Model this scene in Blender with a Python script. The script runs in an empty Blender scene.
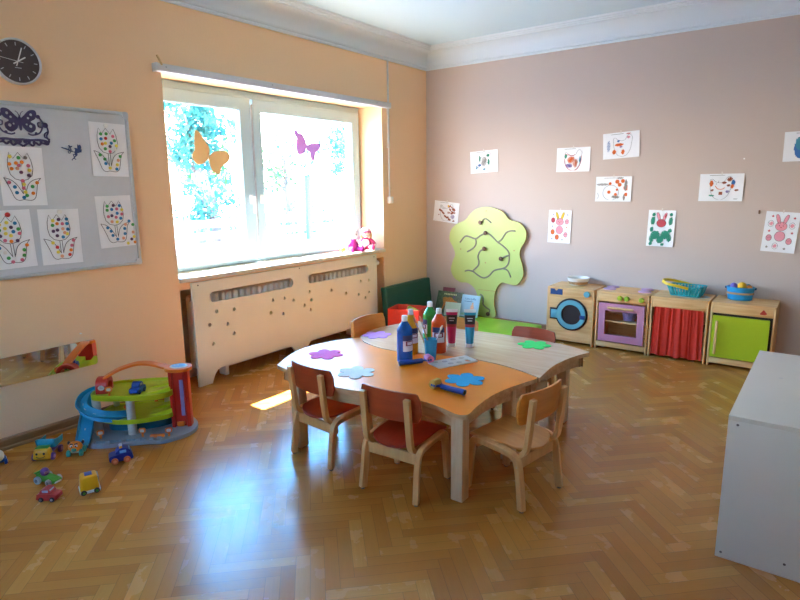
import bpy, bmesh, math, random
from mathutils import Vector, Matrix, Euler
R = math.radians
PI = math.pi
rng = random.Random(7)
COL = bpy.context.scene.collection
SC = bpy.context.scene

# ------------------------------------------------------------------ colours and materials
def lin(c):
    if isinstance(c, str):
        c = c.lstrip('#'); c = tuple(int(c[i:i+2], 16)/255 for i in (0, 2, 4))
    return tuple((x/12.92 if x <= .04045 else ((x+.055)/1.055)**2.4) for x in c) + (1.,)

MATS = {}
def new_mat(name):
    m = bpy.data.materials.new(name); m.use_nodes = True
    nt = m.node_tree; b = nt.nodes['Principled BSDF']
    return m, nt, b
def N(nt, t, **kw):
    n = nt.nodes.new(t)
    for k, v in kw.items():
        if k in n.inputs.keys() if hasattr(n, 'inputs') else False: n.inputs[k].default_value = v
        else: setattr(n, k, v)
    return n
def plain(name, col, rough=.5, var=.06, scale=30, bump=0., metal=0., spec=.5, coat=0., trans=0.):
    """a solid colour broken up by a fine procedural noise"""
    if name in MATS: return MATS[name]
    m, nt, b = new_mat(name); L = nt.links
    tc = nt.nodes.new('ShaderNodeTexCoord')
    nz = nt.nodes.new('ShaderNodeTexNoise'); nz.inputs['Scale'].default_value = scale; nz.inputs['Detail'].default_value = 3
    L.new(tc.outputs['Object'], nz.inputs['Vector'])
    cr = nt.nodes.new('ShaderNodeValToRGB'); c = lin(col)
    cr.color_ramp.elements[0].position = .3; cr.color_ramp.elements[1].position = .7
    cr.color_ramp.elements[0].color = tuple(x*(1-var) for x in c[:3])+(1,)
    cr.color_ramp.elements[1].color = tuple(min(1, x*(1+var)) for x in c[:3])+(1,)
    L.new(nz.outputs['Fac'], cr.inputs['Fac']); L.new(cr.outputs['Color'], b.inputs['Base Color'])
    b.inputs['Roughness'].default_value = rough; b.inputs['Metallic'].default_value = metal
    b.inputs['Specular IOR Level'].default_value = spec
    b.inputs['Coat Weight'].default_value = coat
    b.inputs['Transmission Weight'].default_value = trans
    if bump:
        bp = nt.nodes.new('ShaderNodeBump'); bp.inputs['Strength'].default_value = bump; bp.inputs['Distance'].default_value = .002
        L.new(nz.outputs['Fac'], bp.inputs['Height']); L.new(bp.outputs['Normal'], b.inputs['Normal'])
    MATS[name] = m
    return m
def wood(name, c1, c2, rough=.4, axis=0, scale=6., stretch=.08, coat=0.):
    """straight grain along one local axis"""
    if name in MATS: return MATS[name]
    m, nt, b = new_mat(name); L = nt.links
    tc = nt.nodes.new('ShaderNodeTexCoord'); mp = nt.nodes.new('ShaderNodeMapping')
    s = [scale]*3; s[axis] = scale*stretch; mp.inputs['Scale'].default_value = s
    L.new(tc.outputs['Object'], mp.inputs['Vector'])
    nz = nt.nodes.new('ShaderNodeTexNoise'); nz.inputs['Scale'].default_value = 8; nz.inputs['Detail'].default_value = 6; nz.inputs['Distortion'].default_value = .6
    L.new(mp.outputs['Vector'], nz.inputs['Vector'])
    cr = nt.nodes.new('ShaderNodeValToRGB'); cr.color_ramp.elements[0].position = .32; cr.color_ramp.elements[1].position = .68
    cr.color_ramp.elements[0].color = lin(c1); cr.color_ramp.elements[1].color = lin(c2)
    L.new(nz.outputs['Fac'], cr.inputs['Fac']); L.new(cr.outputs['Color'], b.inputs['Base Color'])
    b.inputs['Roughness'].default_value = rough; b.inputs['Coat Weight'].default_value = coat
    MATS[name] = m
    return m

# ------------------------------------------------------------------ mesh builder
class B:
    def __init__(s): s.bm = bmesh.new(); s.mi = 0
    def _post(s, verts, M=None):
        if M is not None: bmesh.ops.transform(s.bm, matrix=M, verts=verts)
        return verts
    def _mark(s, faces):
        for f in faces: f.material_index = s.mi
    def box(s, c, size, bev=0., seg=2, M=None, rz=0., taper=None):
        r = bmesh.ops.create_cube(s.bm, size=1.); vs = r['verts']
        for v in vs:
            v.co.x *= size[0]; v.co.y *= size[1]; v.co.z *= size[2]
            if taper and v.co.z > 0: v.co.x *= taper[0]; v.co.y *= taper[1]
        fs = {f for v in vs for f in v.link_faces}
        if bev > 0:
            es = list({e for v in vs for e in v.link_edges})
            q = bmesh.ops.bevel(s.bm, geom=es, offset=min(bev, .49*min(size)), segments=seg, affect='EDGES', profile=.5)
            vs = [v for v in q['verts']]
            todo = set(vs); st = list(vs)
            while st:
                v = st.pop()
                for e in v.link_edges:
                    w = e.other_vert(v)
                    if w not in todo: todo.add(w); st.append(w)
            vs = list(todo); fs = {f for v in vs for f in v.link_faces}
        T = Matrix.Translation(c) @ Matrix.Rotation(rz, 4, 'Z')
        if M is not None: T = M @ T
        bmesh.ops.transform(s.bm, matrix=T, verts=vs); s._mark(fs); return vs
    def cyl(s, p0, p1, r0, r1=None, seg=20, M=None, cap=True):
        r1 = r0 if r1 is None else r1
        p0, p1 = Vector(p0), Vector(p1); d = p1-p0; L = d.length
        q = bmesh.ops.create_cone(s.bm, cap_ends=cap, segments=seg, radius1=r0, radius2=max(r1, 1e-5), depth=L)
        vs = q['verts']; T = Matrix.Translation((p0+p1)/2) @ d.to_track_quat('Z', 'Y').to_matrix().to_4x4()
        if M is not None: T = M @ T
        bmesh.ops.transform(s.bm, matrix=T, verts=vs); s._mark({f for v in vs for f in v.link_faces}); return vs
    def ball(s, c, r, seg=16, M=None):
        if not hasattr(r, '__len__'): r = (r, r, r)
        q = bmesh.ops.create_uvsphere(s.bm, u_segments=seg, v_segments=max(6, seg*2//3), radius=1.)
        vs = q['verts']; T = Matrix.Translation(c) @ Matrix.Diagonal((*r, 1))
        if M is not None: T = M @ T
        bmesh.ops.transform(s.bm, matrix=T, verts=vs); s._mark({f for v in vs for f in v.link_faces}); return vs
    def lathe(s, prof, seg=28, M=None, sx=1., sy=1., mats=None, close=False):
        """prof: [(r, z), ...] bottom to top"""
        rings = []
        for r, z in prof:
            if r < 1e-6: rings.append([s.bm.verts.new((0, 0, z))])
            else: rings.append([s.bm.verts.new((r*sx*math.cos(2*PI*k/seg), r*sy*math.sin(2*PI*k/seg), z)) for k in range(seg)])
        for i in range(len(rings)-1):
            a, b = rings[i], rings[i+1]; mi = mats[i] if mats else s.mi
            for k in range(seg):
                k2 = (k+1) % seg
                if len(a) == 1 and len(b) == 1: continue
                if len(a) == 1: f = s.bm.faces.new((a[0], b[k2], b[k]))
                elif len(b) == 1: f = s.bm.faces.new((a[k], a[k2], b[0]))
                else: f = s.bm.faces.new((a[k], a[k2], b[k2], b[k]))
                f.material_index = mi
        vs = [v for r in rings for v in r]
        return s._post(vs, M)
    def plate(s, outer, th, holes=(), M=None, side_mi=None, z0=0.):
        """flat polygon (x, y) with holes, from z0 to z0+th"""
        allv = []
        loops_t, loops_b = [], []
        es = []
        for lp in [outer]+list(holes):
            t = [s.bm.verts.new((x, y, z0+th)) for x, y in lp]
            b = [s.bm.verts.new((x, y, z0)) for x, y in lp]
            loops_t.append(t); loops_b.append(b); allv += t+b
            for i in range(len(t)): es.append(s.bm.edges.new((t[i], t[(i+1) % len(t)])))
        q = bmesh.ops.triangle_fill(s.bm, use_beauty=True, use_dissolve=False, edges=es, normal=(0, 0, 1))
        tf = [g for g in q['geom'] if isinstance(g, bmesh.types.BMFace)]
        mp = {a: b for t, b in zip(loops_t, loops_b) for a, b in zip(t, b)}
        for f in tf: f.material_index = s.mi
        for f in tf:
            vs = [mp[v] for v in f.verts]; vs.reverse()
            g = s.bm.faces.new(vs); g.material_index = s.mi
        for t, b in zip(loops_t, loops_b):
            for i in range(len(t)):
                j = (i+1) % len(t)
                g = s.bm.faces.new((t[i], b[i], b[j], t[j])); g.material_index = s.mi if side_mi is None else side_mi
        return s._post(allv, M)
    def tube(s, pts, r, seg=8, M=None, closed=False, sq=None):
        """round tube along a path, or (sq=(w,h)) a rectangular bar; r may be a list"""
        pts = [Vector(p) for p in pts]; n = len(pts); rings = []
        up = Vector((0, 0, 1))
        d0 = (pts[1]-pts[0]).normalized()
        nx = d0.cross(up)
        if nx.length < .05: nx = d0.cross(Vector((1, 0, 0)))
        nx.normalize()
        for i, p in enumerate(pts):
            if closed: d = pts[(i+1) % n]-pts[i-1]
            elif i == 0: d = pts[1]-pts[0]
            elif i == n-1: d = pts[-1]-pts[-2]
            else: d = (pts[i+1]-pts[i]).normalized()+(pts[i]-pts[i-1]).normalized()
            d.normalize()
            nx = nx - d*nx.dot(d); nx.normalize(); ny = d.cross(nx)
            rr = r[i] if hasattr(r, '__len__') else r
            if sq:
                w, h = sq[0]/2*rr, sq[1]/2*rr
                ring = [p+nx*a*w+ny*b*h for a, b in ((-1, -1), (1, -1), (1, 1), (-1, 1))]
            else: ring = [p+(nx*math.cos(2*PI*k/seg)+ny*math.sin(2*PI*k/seg))*rr for k in range(seg)]
            rings.append([s.bm.verts.new(q) for q in ring])
        m = len(rings[0])
        for i in range(n if closed else n-1):
            a, b = rings[i], rings[(i+1) % n]
            for k in range(m):
                f = s.bm.faces.new((a[k], a[(k+1) % m], b[(k+1) % m], b[k])); f.material_index = s.mi
        if not closed:
            for ring, rev in ((rings[0], True), (rings[-1], False)):
                f = s.bm.faces.new(list(reversed(ring)) if rev else ring); f.material_index = s.mi
        vs = [v for q in rings for v in q]
        return s._post(vs, M)
    def sheet(s, fn, nu, nv, th=0.):
        """grid surface fn(u, v) -> point, u,v in 0..1, given a thickness along its normals"""
        g = [[s.bm.verts.new(fn(i/nu, j/nv)) for j in range(nv+1)] for i in range(nu+1)]
        fs = []
        for i in range(nu):
            for j in range(nv):
                f = s.bm.faces.new((g[i][j], g[i+1][j], g[i+1][j+1], g[i][j+1])); f.material_index = s.mi; fs.append(f)
        if th:
            bmesh.ops.recalc_face_normals(s.bm, faces=fs)
            bmesh.ops.solidify(s.bm, geom=fs, thickness=th)
        return [v for r in g for v in r]
    def done(s, name, mats, parent=None, ang=35, bevel=0., flat=False, fix=True):
        if fix: bmesh.ops.recalc_face_normals(s.bm, faces=s.bm.faces[:])
        me = bpy.data.meshes.new(name); s.bm.to_mesh(me); s.bm.free()
        for m in (mats if isinstance(mats, (list, tuple)) else [mats]): me.materials.append(m)
        if not flat:
            me.polygons.foreach_set('use_smooth', [True]*len(me.polygons)); me.set_sharp_from_angle(angle=R(ang))
        o = bpy.data.objects.new(name, me); COL.objects.link(o)
        if parent is not None: o.parent = parent
        if bevel:
            bv = o.modifiers.new('edge', 'BEVEL'); bv.width = bevel; bv.segments = 2; bv.limit_method = 'ANGLE'; bv.angle_limit = R(40)
            bv.harden_normals = False
        return o

def tag(o, label, cat, group=None):
    o['label'] = label; o['category'] = cat
    if group: o['group'] = group
    return o
def thing(name, label, cat, loc=(0, 0, 0), rz=0., group=None, rot=None, sc=1.):
    o = bpy.data.objects.new(name, None); COL.objects.link(o)
    o.location = loc; o.rotation_euler = rot if rot else (0, 0, rz); o.scale = (sc, sc, sc)
    o.empty_display_size = .05
    return tag(o, label, cat, group)
def struct(o): o['kind'] = 'structure'; return o
def circ(cx, cy, r, n=24, ry=None, a0=0., a1=2*PI):
    ry = r if ry is None else ry
    full = abs(a1-a0-2*PI) < 1e-6
    m = n if full else n+1
    return [(cx+r*math.cos(a0+(a1-a0)*k/n), cy+ry*math.sin(a0+(a1-a0)*k/n)) for k in range(m)]
def rrect(cx, cy, w, h, r, n=5):
    out = []
    for sx, sy, a in ((1, 1, 0), (-1, 1, PI/2), (-1, -1, PI), (1, -1, 1.5*PI)):
        for k in range(n+1):
            t = a+PI/2*k/n
            out.append((cx+sx*(w/2-r)+r*math.cos(t), cy+sy*(h/2-r)+r*math.sin(t)))
    return out
def smooth(pts, n=6, closed=True):
    """Catmull-Rom through points of any dimension"""
    P = [Vector(p) for p in pts]; m = len(P); out = []
    for i in range(m if closed else m-1):
        if closed: a, b, c, d = P[i-1], P[i], P[(i+1) % m], P[(i+2) % m]
        else: a, b, c, d = P[max(i-1, 0)], P[i], P[i+1], P[min(i+2, m-1)]
        for k in range(n):
            t = k/n
            out.append(.5*((2*b)+(c-a)*t+(2*a-5*b+4*c-d)*t*t+(3*b-a-3*c+d)*t*t*t))
    if not closed: out.append(P[-1])
    return [tuple(v) for v in out]
UP = Matrix.Rotation(PI/2, 4, 'X')          # plate's (x, y, z) -> (x, -z, y): stands it up facing -Y
def text_part(name, txt, size, mat, parent, loc, depth=.0006, align='CENTER'):
    """lettering lying in the local XZ plane, facing -Y"""
    cu = bpy.data.curves.new(name, 'FONT'); cu.body = txt; cu.size = size; cu.extrude = depth; cu.align_x = align; cu.align_y = 'CENTER'
    t = bpy.data.objects.new(name+'_c', cu); COL.objects.link(t)
    dg = bpy.context.evaluated_depsgraph_get(); me = bpy.data.meshes.new_from_object(t.evaluated_get(dg))
    bpy.data.objects.remove(t); bpy.data.curves.remove(cu)
    me.transform(UP); me.materials.clear(); me.materials.append(mat)
    o = bpy.data.objects.new(name, me); COL.objects.link(o); o.parent = parent; o.location = loc
    return o

# ------------------------------------------------------------------ materials of the place
def wall_mat(name, col, bump=.25):
    m, nt, b = new_mat(name); L = nt.links
    tc = nt.nodes.new('ShaderNodeTexCoord')
    nz = nt.nodes.new('ShaderNodeTexNoise'); nz.inputs['Scale'].default_value = 1.3; nz.inputs['Detail'].default_value = 4
    L.new(tc.outputs['Object'], nz.inputs['Vector'])
    cr = nt.nodes.new('ShaderNodeValToRGB'); c = lin(col)
    cr.color_ramp.elements[0].color = tuple(x*.97 for x in c[:3])+(1,); cr.color_ramp.elements[1].color = tuple(min(1, x*1.03) for x in c[:3])+(1,)
    L.new(nz.outputs['Fac'], cr.inputs['Fac']); L.new(cr.outputs['Color'], b.inputs['Base Color'])
    vo = nt.nodes.new('ShaderNodeTexVoronoi'); vo.inputs['Scale'].default_value = 110
    L.new(tc.outputs['Object'], vo.inputs['Vector'])
    bp = nt.nodes.new('ShaderNodeBump'); bp.inputs['Strength'].default_value = bump; bp.inputs['Distance'].default_value = .0015
    L.new(vo.outputs['Distance'], bp.inputs['Height']); L.new(bp.outputs['Normal'], b.inputs['Normal'])
    b.inputs['Roughness'].default_value = .75
    return m
M_orange_wall = wall_mat('orange_woodchip_paint', '#f3cda2')
M_mauve_wall = wall_mat('mauve_woodchip_paint', '#c6b6ae')
M_white_wall = wall_mat('cream_paint', '#d9ccbd', .1)
M_ceiling = plain('ceiling_paint', '#c8e2f0', .8, .01, 2)
M_plaster = plain('cornice_plaster', '#d6e4ee', .6, .01, 5)
M_niche = plain('niche_plaster', '#c9c2b8', .8, .05, 8)

def floor_mat():
    m, nt, b = new_mat('herringbone_oak_parquet'); L = nt.links
    def mth(op, a, bb=None, c=None):
        n = nt.nodes.new('ShaderNodeMath'); n.operation = op
        for i, v in enumerate((a, bb, c)):
            if v is None: continue
            if isinstance(v, (int, float)): n.inputs[i].default_value = v
            else: L.new(v, n.inputs[i])
        return n.outputs[0]
    tc = nt.nodes.new('ShaderNodeTexCoord'); sp = nt.nodes.new('ShaderNodeSeparateXYZ'); L.new(tc.outputs['Object'], sp.inputs[0])
    n_ = 6; W = .435/(n_*math.sqrt(2)); q = 1/(W*math.sqrt(2))
    x = mth('SUBTRACT', sp.outputs['X'], 2.62); y = sp.outputs['Y']
    u = mth('MULTIPLY', mth('ADD', x, y), q); v = mth('MULTIPLY', mth('SUBTRACT', y, x), q)
    i = mth('FLOOR', u); j = mth('FLOOR', v); fu = mth('SUBTRACT', u, i); fv = mth('SUBTRACT', v, j)
    k = mth('FLOORED_MODULO', mth('SUBTRACT', i, j), 2*n_)
    hor = mth('LESS_THAN', k, n_-.5)
    def sel(a, bb): # hor ? a : bb
        return mth('ADD', mth('MULTIPLY', hor, a), mth('MULTIPLY', mth('SUBTRACT', 1, hor), bb))
    kv = mth('SUBTRACT', 2*n_-1, k)
    along = sel(mth('ADD', k, fu), mth('ADD', kv, fv)); across = sel(fv, fu)
    idx = sel(mth('SUBTRACT', i, k), mth('ADD', i, 1000)); idy = sel(j, mth('SUBTRACT', j, kv))
    cid = nt.nodes.new('ShaderNodeCombineXYZ'); L.new(idx, cid.inputs[0]); L.new(idy, cid.inputs[1])
    wn = nt.nodes.new('ShaderNodeTexWhiteNoise'); wn.noise_dimensions = '2D'; L.new(cid.outputs[0], wn.inputs['Vector'])
    rnd = wn.outputs['Value']
    gv = nt.nodes.new('ShaderNodeCombineXYZ')
    L.new(mth('MULTIPLY', along, .28), gv.inputs[0]); L.new(mth('MULTIPLY', across, 5.), gv.inputs[1]); L.new(mth('MULTIPLY', rnd, 97.), gv.inputs[2])
    g = nt.nodes.new('ShaderNodeTexNoise'); g.inputs['Scale'].default_value = 1.6; g.inputs['Detail'].default_value = 5; g.inputs['Distortion'].default_value = .8
    L.new(gv.outputs[0], g.inputs['Vector'])
    cr = nt.nodes.new('ShaderNodeValToRGB'); e = cr.color_ramp.elements
    e[0].position = 0; e[0].color = lin('#b06e2c'); e[1].position = 1; e[1].color = lin('#dfaa62')
    for p, c in ((.35, '#bd7a33'), (.7, '#c6853b'), (.9, '#cf9146')):
        n2 = e.new(p); n2.color = lin(c)
    fac = mth('ADD', mth('MULTIPLY', rnd, .85), mth('MULTIPLY', mth('SUBTRACT', g.outputs['Fac'], .45), .38))
    L.new(fac, cr.inputs['Fac'])
    # joints
    d = mth('MINIMUM', mth('MINIMUM', across, mth('SUBTRACT', 1, across)), mth('MINIMUM', along, mth('SUBTRACT', n_, along)))
    joint = mth('LESS_THAN', d, .022)
    mx = nt.nodes.new('ShaderNodeMixRGB'); L.new(mth('MULTIPLY', joint, .4), mx.inputs['Fac']); L.new(cr.outputs['Color'], mx.inputs['Color1']); mx.inputs['Color2'].default_value = lin('#4a2c14')
    L.new(mx.outputs['Color'], b.inputs['Base Color'])
    b.inputs['Roughness'].default_value = .3; b.inputs['Specular IOR Level'].default_value = .4
    rn = nt.nodes.new('ShaderNodeTexNoise'); rn.inputs['Scale'].default_value = 9; rn.inputs['Detail'].default_value = 5; L.new(tc.outputs['Object'], rn.inputs['Vector'])
    L.new(mth('ADD', mth('MULTIPLY', rn.outputs['Fac'], .14), mth('ADD', mth('MULTIPLY', rnd, .04), .16)), b.inputs['Roughness'])
    bp = nt.nodes.new('ShaderNodeBump'); bp.inputs['Strength'].default_value = .15; bp.inputs['Distance'].default_value = .001
    L.new(mth('MULTIPLY', mth('MINIMUM', d, .06), 5), bp.inputs['Height']); L.new(bp.outputs['Normal'], b.inputs['Normal'])
    return m
M_floor = floor_mat()
M_skirt = wood('dark_skirting_wood', '#8a5d38', '#a5744a', .45, axis=1)
M_skirt_x = wood('dark_skirting_wood_back', '#8a5d38', '#a5744a', .45, axis=0)
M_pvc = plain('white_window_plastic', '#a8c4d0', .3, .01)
M_sill = plain('cream_stone_sill', '#ddd4c6', .35, .05, 60)
M_dark = plain('dark_brown_finish', '#241a16', .8)  # near-black brown of screws, glides and the roller handle hole
M_black = plain('black_plastic', '#1b1b1d', .45)
M_white = plain('white_plastic', '#ececea', .35, .02)
M_grey = plain('grey_plastic', '#a9adb2', .4)
M_steel = plain('steel', '#b8b8ba', .3, .05, metal=1.)
M_paper = plain('white_paper', '#eef1f6', .8, .015, 20)
M_ink = plain('black_ink', '#4a4c55', .7)

def glass_mat(name, tint=(1, 1, 1, 1), refl=.04):
    m = bpy.data.materials.new(name); m.use_nodes = True; nt = m.node_tree; nt.nodes.clear()
    out = nt.nodes.new('ShaderNodeOutputMaterial'); tr = nt.nodes.new('ShaderNodeBsdfTransparent'); gl = nt.nodes.new('ShaderNodeBsdfGlossy')
    tr.inputs['Color'].default_value = tint; gl.inputs['Roughness'].default_value = .02
    nz = nt.nodes.new('ShaderNodeTexNoise'); nz.inputs['Scale'].default_value = 3
    mr = nt.nodes.new('ShaderNodeMapRange'); mr.inputs['To Min'].default_value = refl*.8; mr.inputs['To Max'].default_value = refl*1.2
    nt.links.new(nz.outputs['Fac'], mr.inputs['Value'])
    mx = nt.nodes.new('ShaderNodeMixShader'); nt.links.new(mr.outputs[0], mx.inputs['Fac'])
    nt.links.new(tr.outputs[0], mx.inputs[1]); nt.links.new(gl.outputs[0], mx.inputs[2]); nt.links.new(mx.outputs[0], out.inputs['Surface'])
    return m
M_glass = glass_mat('window_glass')

# ------------------------------------------------------------------ the room shell
RX, RY, CZ = 5.6, -6.8, 2.64          # right wall, front wall, ceiling height
WY0, WY1, WZ0, WZ1 = -2.895, -.722, .735, 2.06
b = B(); b.box((RX/2, RY/2, -.05), (RX+.0, -RY, .1)); b.box((-.125, (WY0+WY1)/2, -.05), (.25, WY1-WY0, .1))
struct(b.done('floor', M_floor))
b = B(); b.box((RX/2, RY/2, CZ+.05), (RX+.5, -RY+.5, .1)); struct(b.done('ceiling', M_ceiling))
LEFT = Matrix(((0, 0, -1, 0), (1, 0, 0, 0), (0, 1, 0, 0), (0, 0, 0, 1)))   # plate (a, b, c) -> world (-c, a, b)
b = B()
outer = [(RY, 0), (WY0, 0), (WY0, .685), (WY1, .685), (WY1, 0), (0, 0), (0, CZ), (RY, CZ)]
hole = [(WY0, WZ0), (WY0, WZ1), (WY1, WZ1), (WY1, WZ0)]
b.plate(outer, .25, [hole], M=LEFT)
b.plate([(RY, -.1), (0.25, -.1), (0.25, CZ+.3), (RY, CZ+.3)], .2, [[(WY0, WZ0), (WY0, WZ1), (WY1, WZ1), (WY1, WZ0)]], M=LEFT, z0=.25)
struct(b.done('wall_left', M_orange_wall, flat=True))
b = B(); b.box((-.235, (WY0+WY1)/2, .3425), (.02, WY1-WY0-.004, .683)); struct(b.done('trim_8', M_niche))
b = B(); b.box((RX/2, .125, CZ/2), (RX+.5, .25, CZ+.1)); struct(b.done('wall_back', M_mauve_wall, flat=True))
b = B(); b.box((RX+.125, RY/2, CZ/2), (.25, -RY+.5, CZ+.1)); struct(b.done('wall_right', M_white_wall, flat=True))
W2 = (.9, 2.1, 1.1, 2.1)      # unseen window added behind the camera to brighten the foreground
FR = Matrix.Translation((0, RY, 0)) @ Matrix.Rotation(PI/2, 4, 'X')      # plate (x, z, depth) behind the front wall's face
def rect(x0, x1, z0, z1): return [(x0, z0), (x1, z0), (x1, z1), (x0, z1)]
b = B(); b.plate(rect(-.25, RX+.25, -.05, CZ+.05), .25, [rect(*W2)], M=FR); struct(b.done('wall_front', M_white_wall, flat=True))
b = B(); b.plate(rect(*W2), .07, [rect(W2[0]+.07, (W2[0]+W2[1])/2-.06, W2[2]+.07, W2[3]-.07), rect((W2[0]+W2[1])/2+.06, W2[1]-.07, W2[2]+.07, W2[3]-.07)], M=FR, z0=.12)
w2 = struct(b.done('fill_window', M_pvc, bevel=.004))
b = B(); b.plate(rect(W2[0]+.06, W2[1]-.06, W2[2]+.06, W2[3]-.06), .012, M=FR, z0=.15); b.done('pane', M_glass, w2)
# cornice: cove profile with little mouldings, (distance from the wall, height)
prof = [(0, 2.455), (.012, 2.455), (.016, 2.468), (.010, 2.476), (.020, 2.482), (.026, 2.492)]
for k in range(1, 9):
    t = k/8*PI/2
    prof.append((.026+.105*(1-math.cos(t)), 2.492+.110*math.sin(t)))
prof += [(.140, 2.604), (.142, 2.612), (.152, 2.616), (.156, 2.624), (.172, 2.627), (.178, CZ), (0, CZ)]
def cornice(name, a, c, M):
    bb = B(); v0 = [bb.bm.verts.new((a(d), -d, z)) for d, z in prof]; v1 = [bb.bm.verts.new((c(d), -d, z)) for d, z in prof]
    n = len(prof)
    for i in range(n): bb.bm.faces.new((v0[i], v0[(i+1) % n], v1[(i+1) % n], v1[i]))
    bb.bm.faces.new(v0); bb.bm.faces.new(v1)
    bmesh.ops.transform(bb.bm, matrix=M, verts=bb.bm.verts[:])
    return struct(bb.done(name, M_plaster, ang=25))
cornice('trim_1', lambda d: d, lambda d: RX-d, Matrix.Identity(4))
cornice('trim_2', lambda d: -d, lambda d: RY+d, Matrix.Rotation(PI/2, 4, 'Z'))
cornice('trim_3', lambda d: d, lambda d: -RY-d, Matrix.Translation((RX, 0, 0)) @ Matrix.Rotation(-PI/2, 4, 'Z'))
cornice('trim_4', lambda d: d, lambda d: RX-d, Matrix.Translation((RX, RY, 0)) @ Matrix.Rotation(PI, 4, 'Z'))

def skirt(name, p0, p1, nrm, mat, lip=True):
    p0, p1, nrm = Vector(p0), Vector(p1), Vector(nrm); bb = B()
    pr = [(0, .0), (.022, .0), (.022, .014), (.015, .018), (.015, .052), (.009, .060), (0, .062)]
    v0 = [bb.bm.verts.new(p0+nrm*d+Vector((0, 0, z))) for d, z in pr]; v1 = [bb.bm.verts.new(p1+nrm*d+Vector((0, 0, z))) for d, z in pr]
    n = len(pr)
    for i in range(n): bb.bm.faces.new((v0[i], v0[(i+1) % n], v1[(i+1) % n], v1[i]))
    bb.bm.faces.new(v0); bb.bm.faces.new(v1)
    return struct(bb.done(name, mat, ang=20))
skirt('baseboard_left', (0, RY, 0), (0, WY0-.002, 0), (1, 0, 0), M_skirt)
skirt('baseboard_corner', (0, WY1+.002, 0), (0, 0, 0), (1, 0, 0), M_skirt)
skirt('baseboard_back', (0, 0, 0), (RX, 0, 0), (0, -1, 0), M_skirt_x)
skirt('baseboard_right', (RX, 0, 0), (RX, RY, 0), (-1, 0, 0), M_skirt)
skirt('baseboard_front', (RX, RY, 0), (0, RY, 0), (0, 1, 0), M_skirt_x)

# window_1: outer frame, two sashes, glass, handles, seals
def ring_plate(bb, y0, y1, z0, z1, l, r, bo, t, x0, th):
    """frame in the YZ plane: outer rect, border widths; front face at world x = x0"""
    bb.plate([(y0, z0), (y1, z0), (y1, z1), (y0, z1)], th, [[(y0+l, z0+bo), (y0+l, z1-t), (y1-r, z1-t), (y1-r, z0+bo)]], M=LEFT, z0=-x0)
b = B(); ring_plate(b, WY0, WY1, .765, WZ1, .045, .045, .03, .06, -.275, .07)
win = struct(b.done('window_1', M_pvc, bevel=.004))
SASH = [(-2.865, -2.018, -2.80, -2.122), (-1.996, -.762, -1.92, -.855)]
for (y0, y1, g0, g1) in SASH:
    b = B(); ring_plate(b, y0, y1, .79, 2.005, g0-y0, y1-g1, .892-.79, 2.005-1.915, -.245, .055)
    s_ = b.done('sash', M_pvc, win, bevel=.006)
    b = B(); ring_plate(b, g0-.004, g1+.004, .888, 1.919, .008, .008, .008, .008, -.262, .012); b.done('seal', M_grey, s_)
    b = B(); b.plate([(g0-.002, .89), (g1+.002, .89), (g1+.002, 1.917), (g0-.002, 1.917)], .012, M=LEFT, z0=.272); b.done('pane', M_glass, s_)
    hy = -2.062 if y0 < -2.5 else -1.958
    b = B(); b.box((-.241, hy, 1.255), (.01, .03, .07), .004)
    b.cyl((-.238, hy, 1.27), (-.205, hy, 1.27), .009)
    b.tube(smooth([(-.207, hy, 1.275), (-.2, hy, 1.25), (-.202, hy, 1.2), (-.206, hy, 1.15)], 4, False), .01)
    b.done('handle', M_white, s_)
b = B(); b.box((-.25, -2.007, 1.39), (.012, .014, 1.15), .002); b.done('mullion_gap', M_grey, win)
b = B(); b.box((-.135, (WY0+WY1)/2, .75), (.316, WY1-WY0, .03), .006); struct(b.done('trim_5', M_sill))

# roller blind head rail above the recess with its peg, the cable duct and the switch
M_rail = plain('grey_white_rail', '#d3d4d8', .4, .02)
t = thing('curtain_rail', 'long white curtain rail mounted above the window opening', 'curtain rail', (0, -1.80, 2.062))
b = B(); b.box((.026, 0, .0), (.05, 2.30, .045), .004); b.done('rail', M_rail, t)
for y in (-1.148, 1.148):
    b = B(); b.box((.026, y, 0), (.054, .012, .05), .004); b.done('end_cap', M_rail, t)
for y in (-1.09, -.25, .95):
    b = B(); b.cyl((.05, y, .004), (.053, y, .004), .005, seg=12); b.done('screw', M_grey, t)
b = B(); b.box((0, 0, .022), (.012, .009, .062), .002, M=Matrix.Translation((.0575, -2.925, 2.08)) @ Matrix.Rotation(R(28), 4, 'X'))
tag(b.done('clothes_peg', wood('peg_wood', '#c79a63', '#dfb880')), 'small wooden peg clipped to the end of the white curtain rail', 'clothes peg')
t = thing('cable_duct', 'thin white cable duct running down the orange wall from the cornice', 'cable duct', (.006, -.632, 0))
b = B(); b.box((0, 0, 1.848), (.012, .014, 1.216), .002); b.done('duct', M_rail, t)
t = thing('light_switch', 'small white surface switch box at the end of the cable duct', 'switch', (0, -.628, 1.215))
b = B(); b.box((.014, 0, 0), (.028, .062, .062), .005); b.done('box', M_white, t)
b = B(); b.box((.031, 0, 0), (.008, .042, .046), .003); b.done('rocker', M_white, t)
b = B(); b.tube([(.02, -.67, 2.04), (.022, -.668, 1.85), (.02, -.672, 1.70)], .0022, 6); b.ball((.02, -.672, 1.695), (.005, .005, .009), 10)
tag(b.done('pull_cord', M_white), 'thin white pull cord hanging from the right end of the curtain rail', 'cord')

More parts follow.
